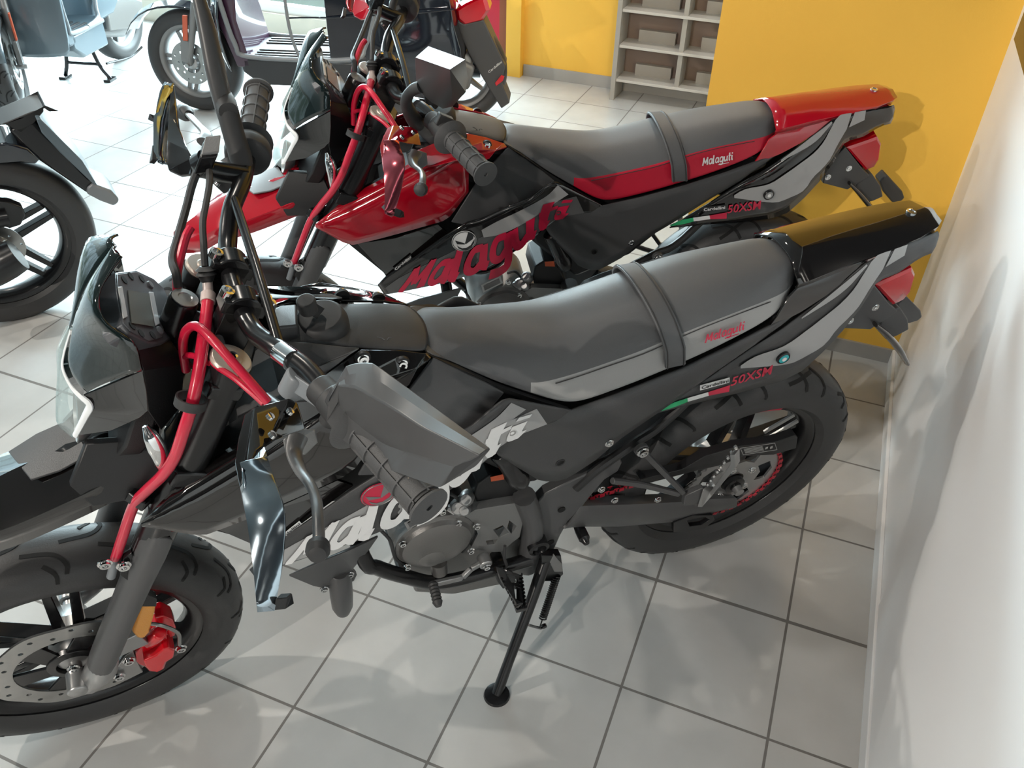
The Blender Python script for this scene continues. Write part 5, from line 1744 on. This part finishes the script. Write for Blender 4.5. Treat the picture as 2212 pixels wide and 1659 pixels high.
    for s_ in (-1, 1):
        MB().add(tube([V((.83, .22 * s_, 1.06)), V((.77, .34 * s_, 1.06))], .018, 14, 1)).out('grip', rubber, t)
        mc = V((.86, .32 * s_, 1.25))
        MB().add(tube([V((.85, .2 * s_, 1.06)), V((.87, .26 * s_, 1.15)), mc], .006, 10, 4)).out('mirror_stem', bmet, t)
        mi = MB().add(prism([[mc + Y_ * a * s_ + Z_ * b for a, b in ((-.07, -.02), (-.06, .04), (.05, .045), (.08, .01), (.04, -.04))]], X_ * .025)).out('mirror', dark, t, bev=.006)
        MB().add(prism([[mc - X_ * .001 + Y_ * a * s_ + Z_ * b for a, b in ((-.06, -.018), (-.053, .034), (.046, .038), (.07, .008), (.035, -.033))]], -X_ * .001)).out('mirror_glass', chrome, mi, smooth=0)
    vpoly('headlamp_housing', [(1.0, .95), (1.06, 1.02), (1.0, 1.1), (.9, 1.1), (.86, 1.0)], -.1, .1, paint, t, .02)
    vpoly('headlamp', [(1.055, .98), (1.075, 1.02), (1.03, 1.07), (1.01, 1.0)], -.07, .07, led, t, .01)
    STRETCH[0] = 0
    return t


scooter(world_frame(-3.36, 3.25, 284, 0), 'blue grey scooter on its centre stand in the far left corner', bluegrey, glue, steer=28, base=1.04)
scooter(world_frame(-1.09, 3.17, 198.6, 0), 'glossy black scooter behind the red motorcycle, with red tail lamp and long plate holder', deep, glue, steer=-8, big=True, base=1.34)


def naked_bike():
    fr = Frame(-1.67, .885, 234, 8)
    t = thing('motorcycle', 'black motorcycle at the left edge, cropped to its rear wheel and plate holder', 'motorcycle', fr.m)
    r = bpy.data.objects.new('rear_wheel', None)
    COL.objects.link(r)
    r.parent = t
    make_wheel(r, (0, 0, .30), X_, Z_, Y_, .30, .11, None, bmet, 5, hubr=.05, phase=.25, spokew=.016)
    disc(r, (0, 0, .3), Y_, .05, .085, .05, fw=X_, holes=10)
    MB().add(lathe([(.045, -.01), (.05, .0), (.045, .02), (.02, .025), (0, .025)], V((0, .055, .3)), Y_, 28)).out('hub_cover', alu, r)
    MB().add(prism([fr.b('Y', (-30, 780, .09), (80, 790, .09), (160, 820, .09), (185, 880, .09), (150, 950, .09), (70, 975, .09), (-30, 900, .09))], (0, -.03, 0))).out('rear_caliper', bmet, t, bev=.004)
    MB().add(tube(fr.b('Y', (-260, 960, .1), (-100, 930, .1), (60, 900, .1)), [.03, .026, .022], 14, 4)).out('swingarm', bmet, t)
    MB().add(tube(fr.b('Y', (-300, 1320, .14), (-100, 1280, .14), (40, 1210, .14), (130, 1160, .14)), [.04, .055, .055, .05], 20, 4)).out('exhaust', bmet, t)
    fd = fr.b('Y', (-120, 385, .06), (30, 365, .06), (110, 375, .06), (200, 400, .06), (290, 480, .06), (255, 515, .06), (120, 500, .06), (-120, 520, .06))
    MB().add(prism([fd], (0, -.12, 0))).out('rear_mudguard', deep, t, bev=.01)
    tb = fr.b('Y', (-160, 170, -.05), (0, 105, -.05), (180, 30, -.05), (270, 8, -.05), (300, 30, -.05), (385, 50, -.03), (370, 70, .0), (318, 92, .05), (312, 140, .05), (250, 215, .05), (150, 290, .05), (40, 230, .05), (-160, 260, .05))
    vpoly('tail_fairing', [(p.x, p.z) for p in tb], -.05, .05, plas2, t, .008)
    ar = fr.b('Y', (60, 270, .05), (240, 205, .05), (330, 300, .05), (480, 440, .05), (590, 560, .05), (680, 655, .05), (640, 735, .05), (470, 620, .05), (280, 490, .05), (150, 380, .05))
    MB().add(prism([ar], (0, -.1, 0))).out('plate_arm', bmet, t, bev=.01)
    pt_ = fr.b('Y', (260, 190, .075), (290, 188, .075), (590, 490, .075), (700, 670, .075), (672, 660, .075), (430, 430, .075), (300, 290, .075))
    MB().add(prism([pt_], (0, -.15, 0))).out('number_plate_holder', bluegrey, t, bev=.003)
    tg = fr.b('Y', (625, 690, .06), (670, 655, .06), (800, 705, .06), (855, 765, .06), (850, 790, .06), (815, 815, .06), (720, 780, .06), (625, 730, .06))
    MB().add(prism([tg], (0, -.12, 0))).out('mudflap_tip', glue, t, bev=.01)
    return t


naked_bike()

# ------------------------------------------------------------------ light
W = bpy.data.worlds.new('sky')
S.world = W
W.use_nodes = True
bg = W.node_tree.nodes['Background']
wn, wl_ = W.node_tree.nodes, W.node_tree.links
tcw = wn.new('ShaderNodeTexCoord')
spw = wn.new('ShaderNodeSeparateXYZ')
wl_.new(tcw.outputs['Generated'], spw.inputs[0])
now = wn.new('ShaderNodeTexNoise')
now.inputs['Scale'].default_value = 9
now.inputs['Detail'].default_value = 6
wl_.new(tcw.outputs['Generated'], now.inputs['Vector'])
mz = wn.new('ShaderNodeMath')
mz.operation = 'MULTIPLY_ADD'
wl_.new(now.outputs['Fac'], mz.inputs[0])
mz.inputs[1].default_value = -.9
wl_.new(spw.outputs['Z'], mz.inputs[2])
crw = wn.new('ShaderNodeValToRGB')
e = crw.color_ramp.elements
e[0].position = 0.0
e[0].color = (.10, .13, .11, 1)
e[1].position = 1.0
e[1].color = (.72, .88, 1, 1)
mp_ = wn.new('ShaderNodeMapRange')
mp_.inputs['From Min'].default_value = -.52
mp_.inputs['From Max'].default_value = -.18
wl_.new(mz.outputs[0], mp_.inputs['Value'])
wl_.new(mp_.outputs[0], crw.inputs[0])
wl_.new(crw.outputs[0], bg.inputs[0])
bg.inputs[1].default_value = 2.6


def area(name, loc, rot, sx, sy, power, col, spread=180):
    l = bpy.data.lights.new(name, 'AREA')
    l.shape = 'RECTANGLE'
    l.size, l.size_y = sx, sy
    l.energy = power
    l.color = col
    l.spread = math.radians(spread)
    o = bpy.data.objects.new(name, l)
    o.location = loc
    o.rotation_euler = rot
    COL.objects.link(o)
    return o


def spot(name, loc, target, power, col, size=.05, ang=100, blend=.6):
    l = bpy.data.lights.new(name, 'SPOT')
    l.energy = power
    l.color = col
    l.shadow_soft_size = size
    l.spot_size = math.radians(ang)
    l.spot_blend = blend
    o = bpy.data.objects.new(name, l)
    o.location = loc
    o.rotation_euler = (V(target) - V(loc)).to_track_quat('-Z', 'Y').to_euler()
    COL.objects.link(o)
    return o


# daylight just outside the shop windows
area('daylight', (-4.0, 4.3, 1.6), (math.radians(-90), 0, 0), 5.6, 2.6, 1300, (.82, .94, 1))
lampm = mat('lamp glass', (1, .93, .82), .3, emit=12)
lampr = mat('lamp ring', (.8, .8, .8), .3)
for i, (x, y, pw, tx, ty) in enumerate(((-.8, -4.2, 210, .5, .9), (-.6, .9, 20, -.4, .9), (-.1, 2.9, 50, .3, 3.4), (-2.2, -.6, 80, 1.1, .3), (-.4, -1.6, 38, 1.1, 1.4), (-3.2, 2.0, 30, -3.2, 2.0))):
    t = thing('ceiling_spotlight', 'round recessed ceiling spotlight above the showroom floor', 'ceiling light', Matrix.Translation((x, y, 2.88)), 'recessed ceiling spotlights')
    MB().add(lathe([(.05, .0), (.07, .0), (.07, .02), (.05, .02)], (0, 0, 0), Z_, 24, closed=True)).out('lamp_ring', lampr, t)
    MB().add(lathe([(.049, .008), (0, .008)], (0, 0, 0), Z_, 24)).out('lamp_lens', lampm, t)
    spot('ceiling_lamp', (x, y, 2.86), (tx, ty, 0), pw * 1.7, (1, .93, .84), .03, 120, .5)

S.view_settings.view_transform = 'Standard'
S.view_settings.look = 'None'
S.view_settings.gamma = 1
S.view_settings.exposure = 0.12
S.view_settings.use_curve_mapping = False
S.cycles.use_denoising = True
S.cycles.max_bounces = 8
S.cycles.transparent_max_bounces = 12
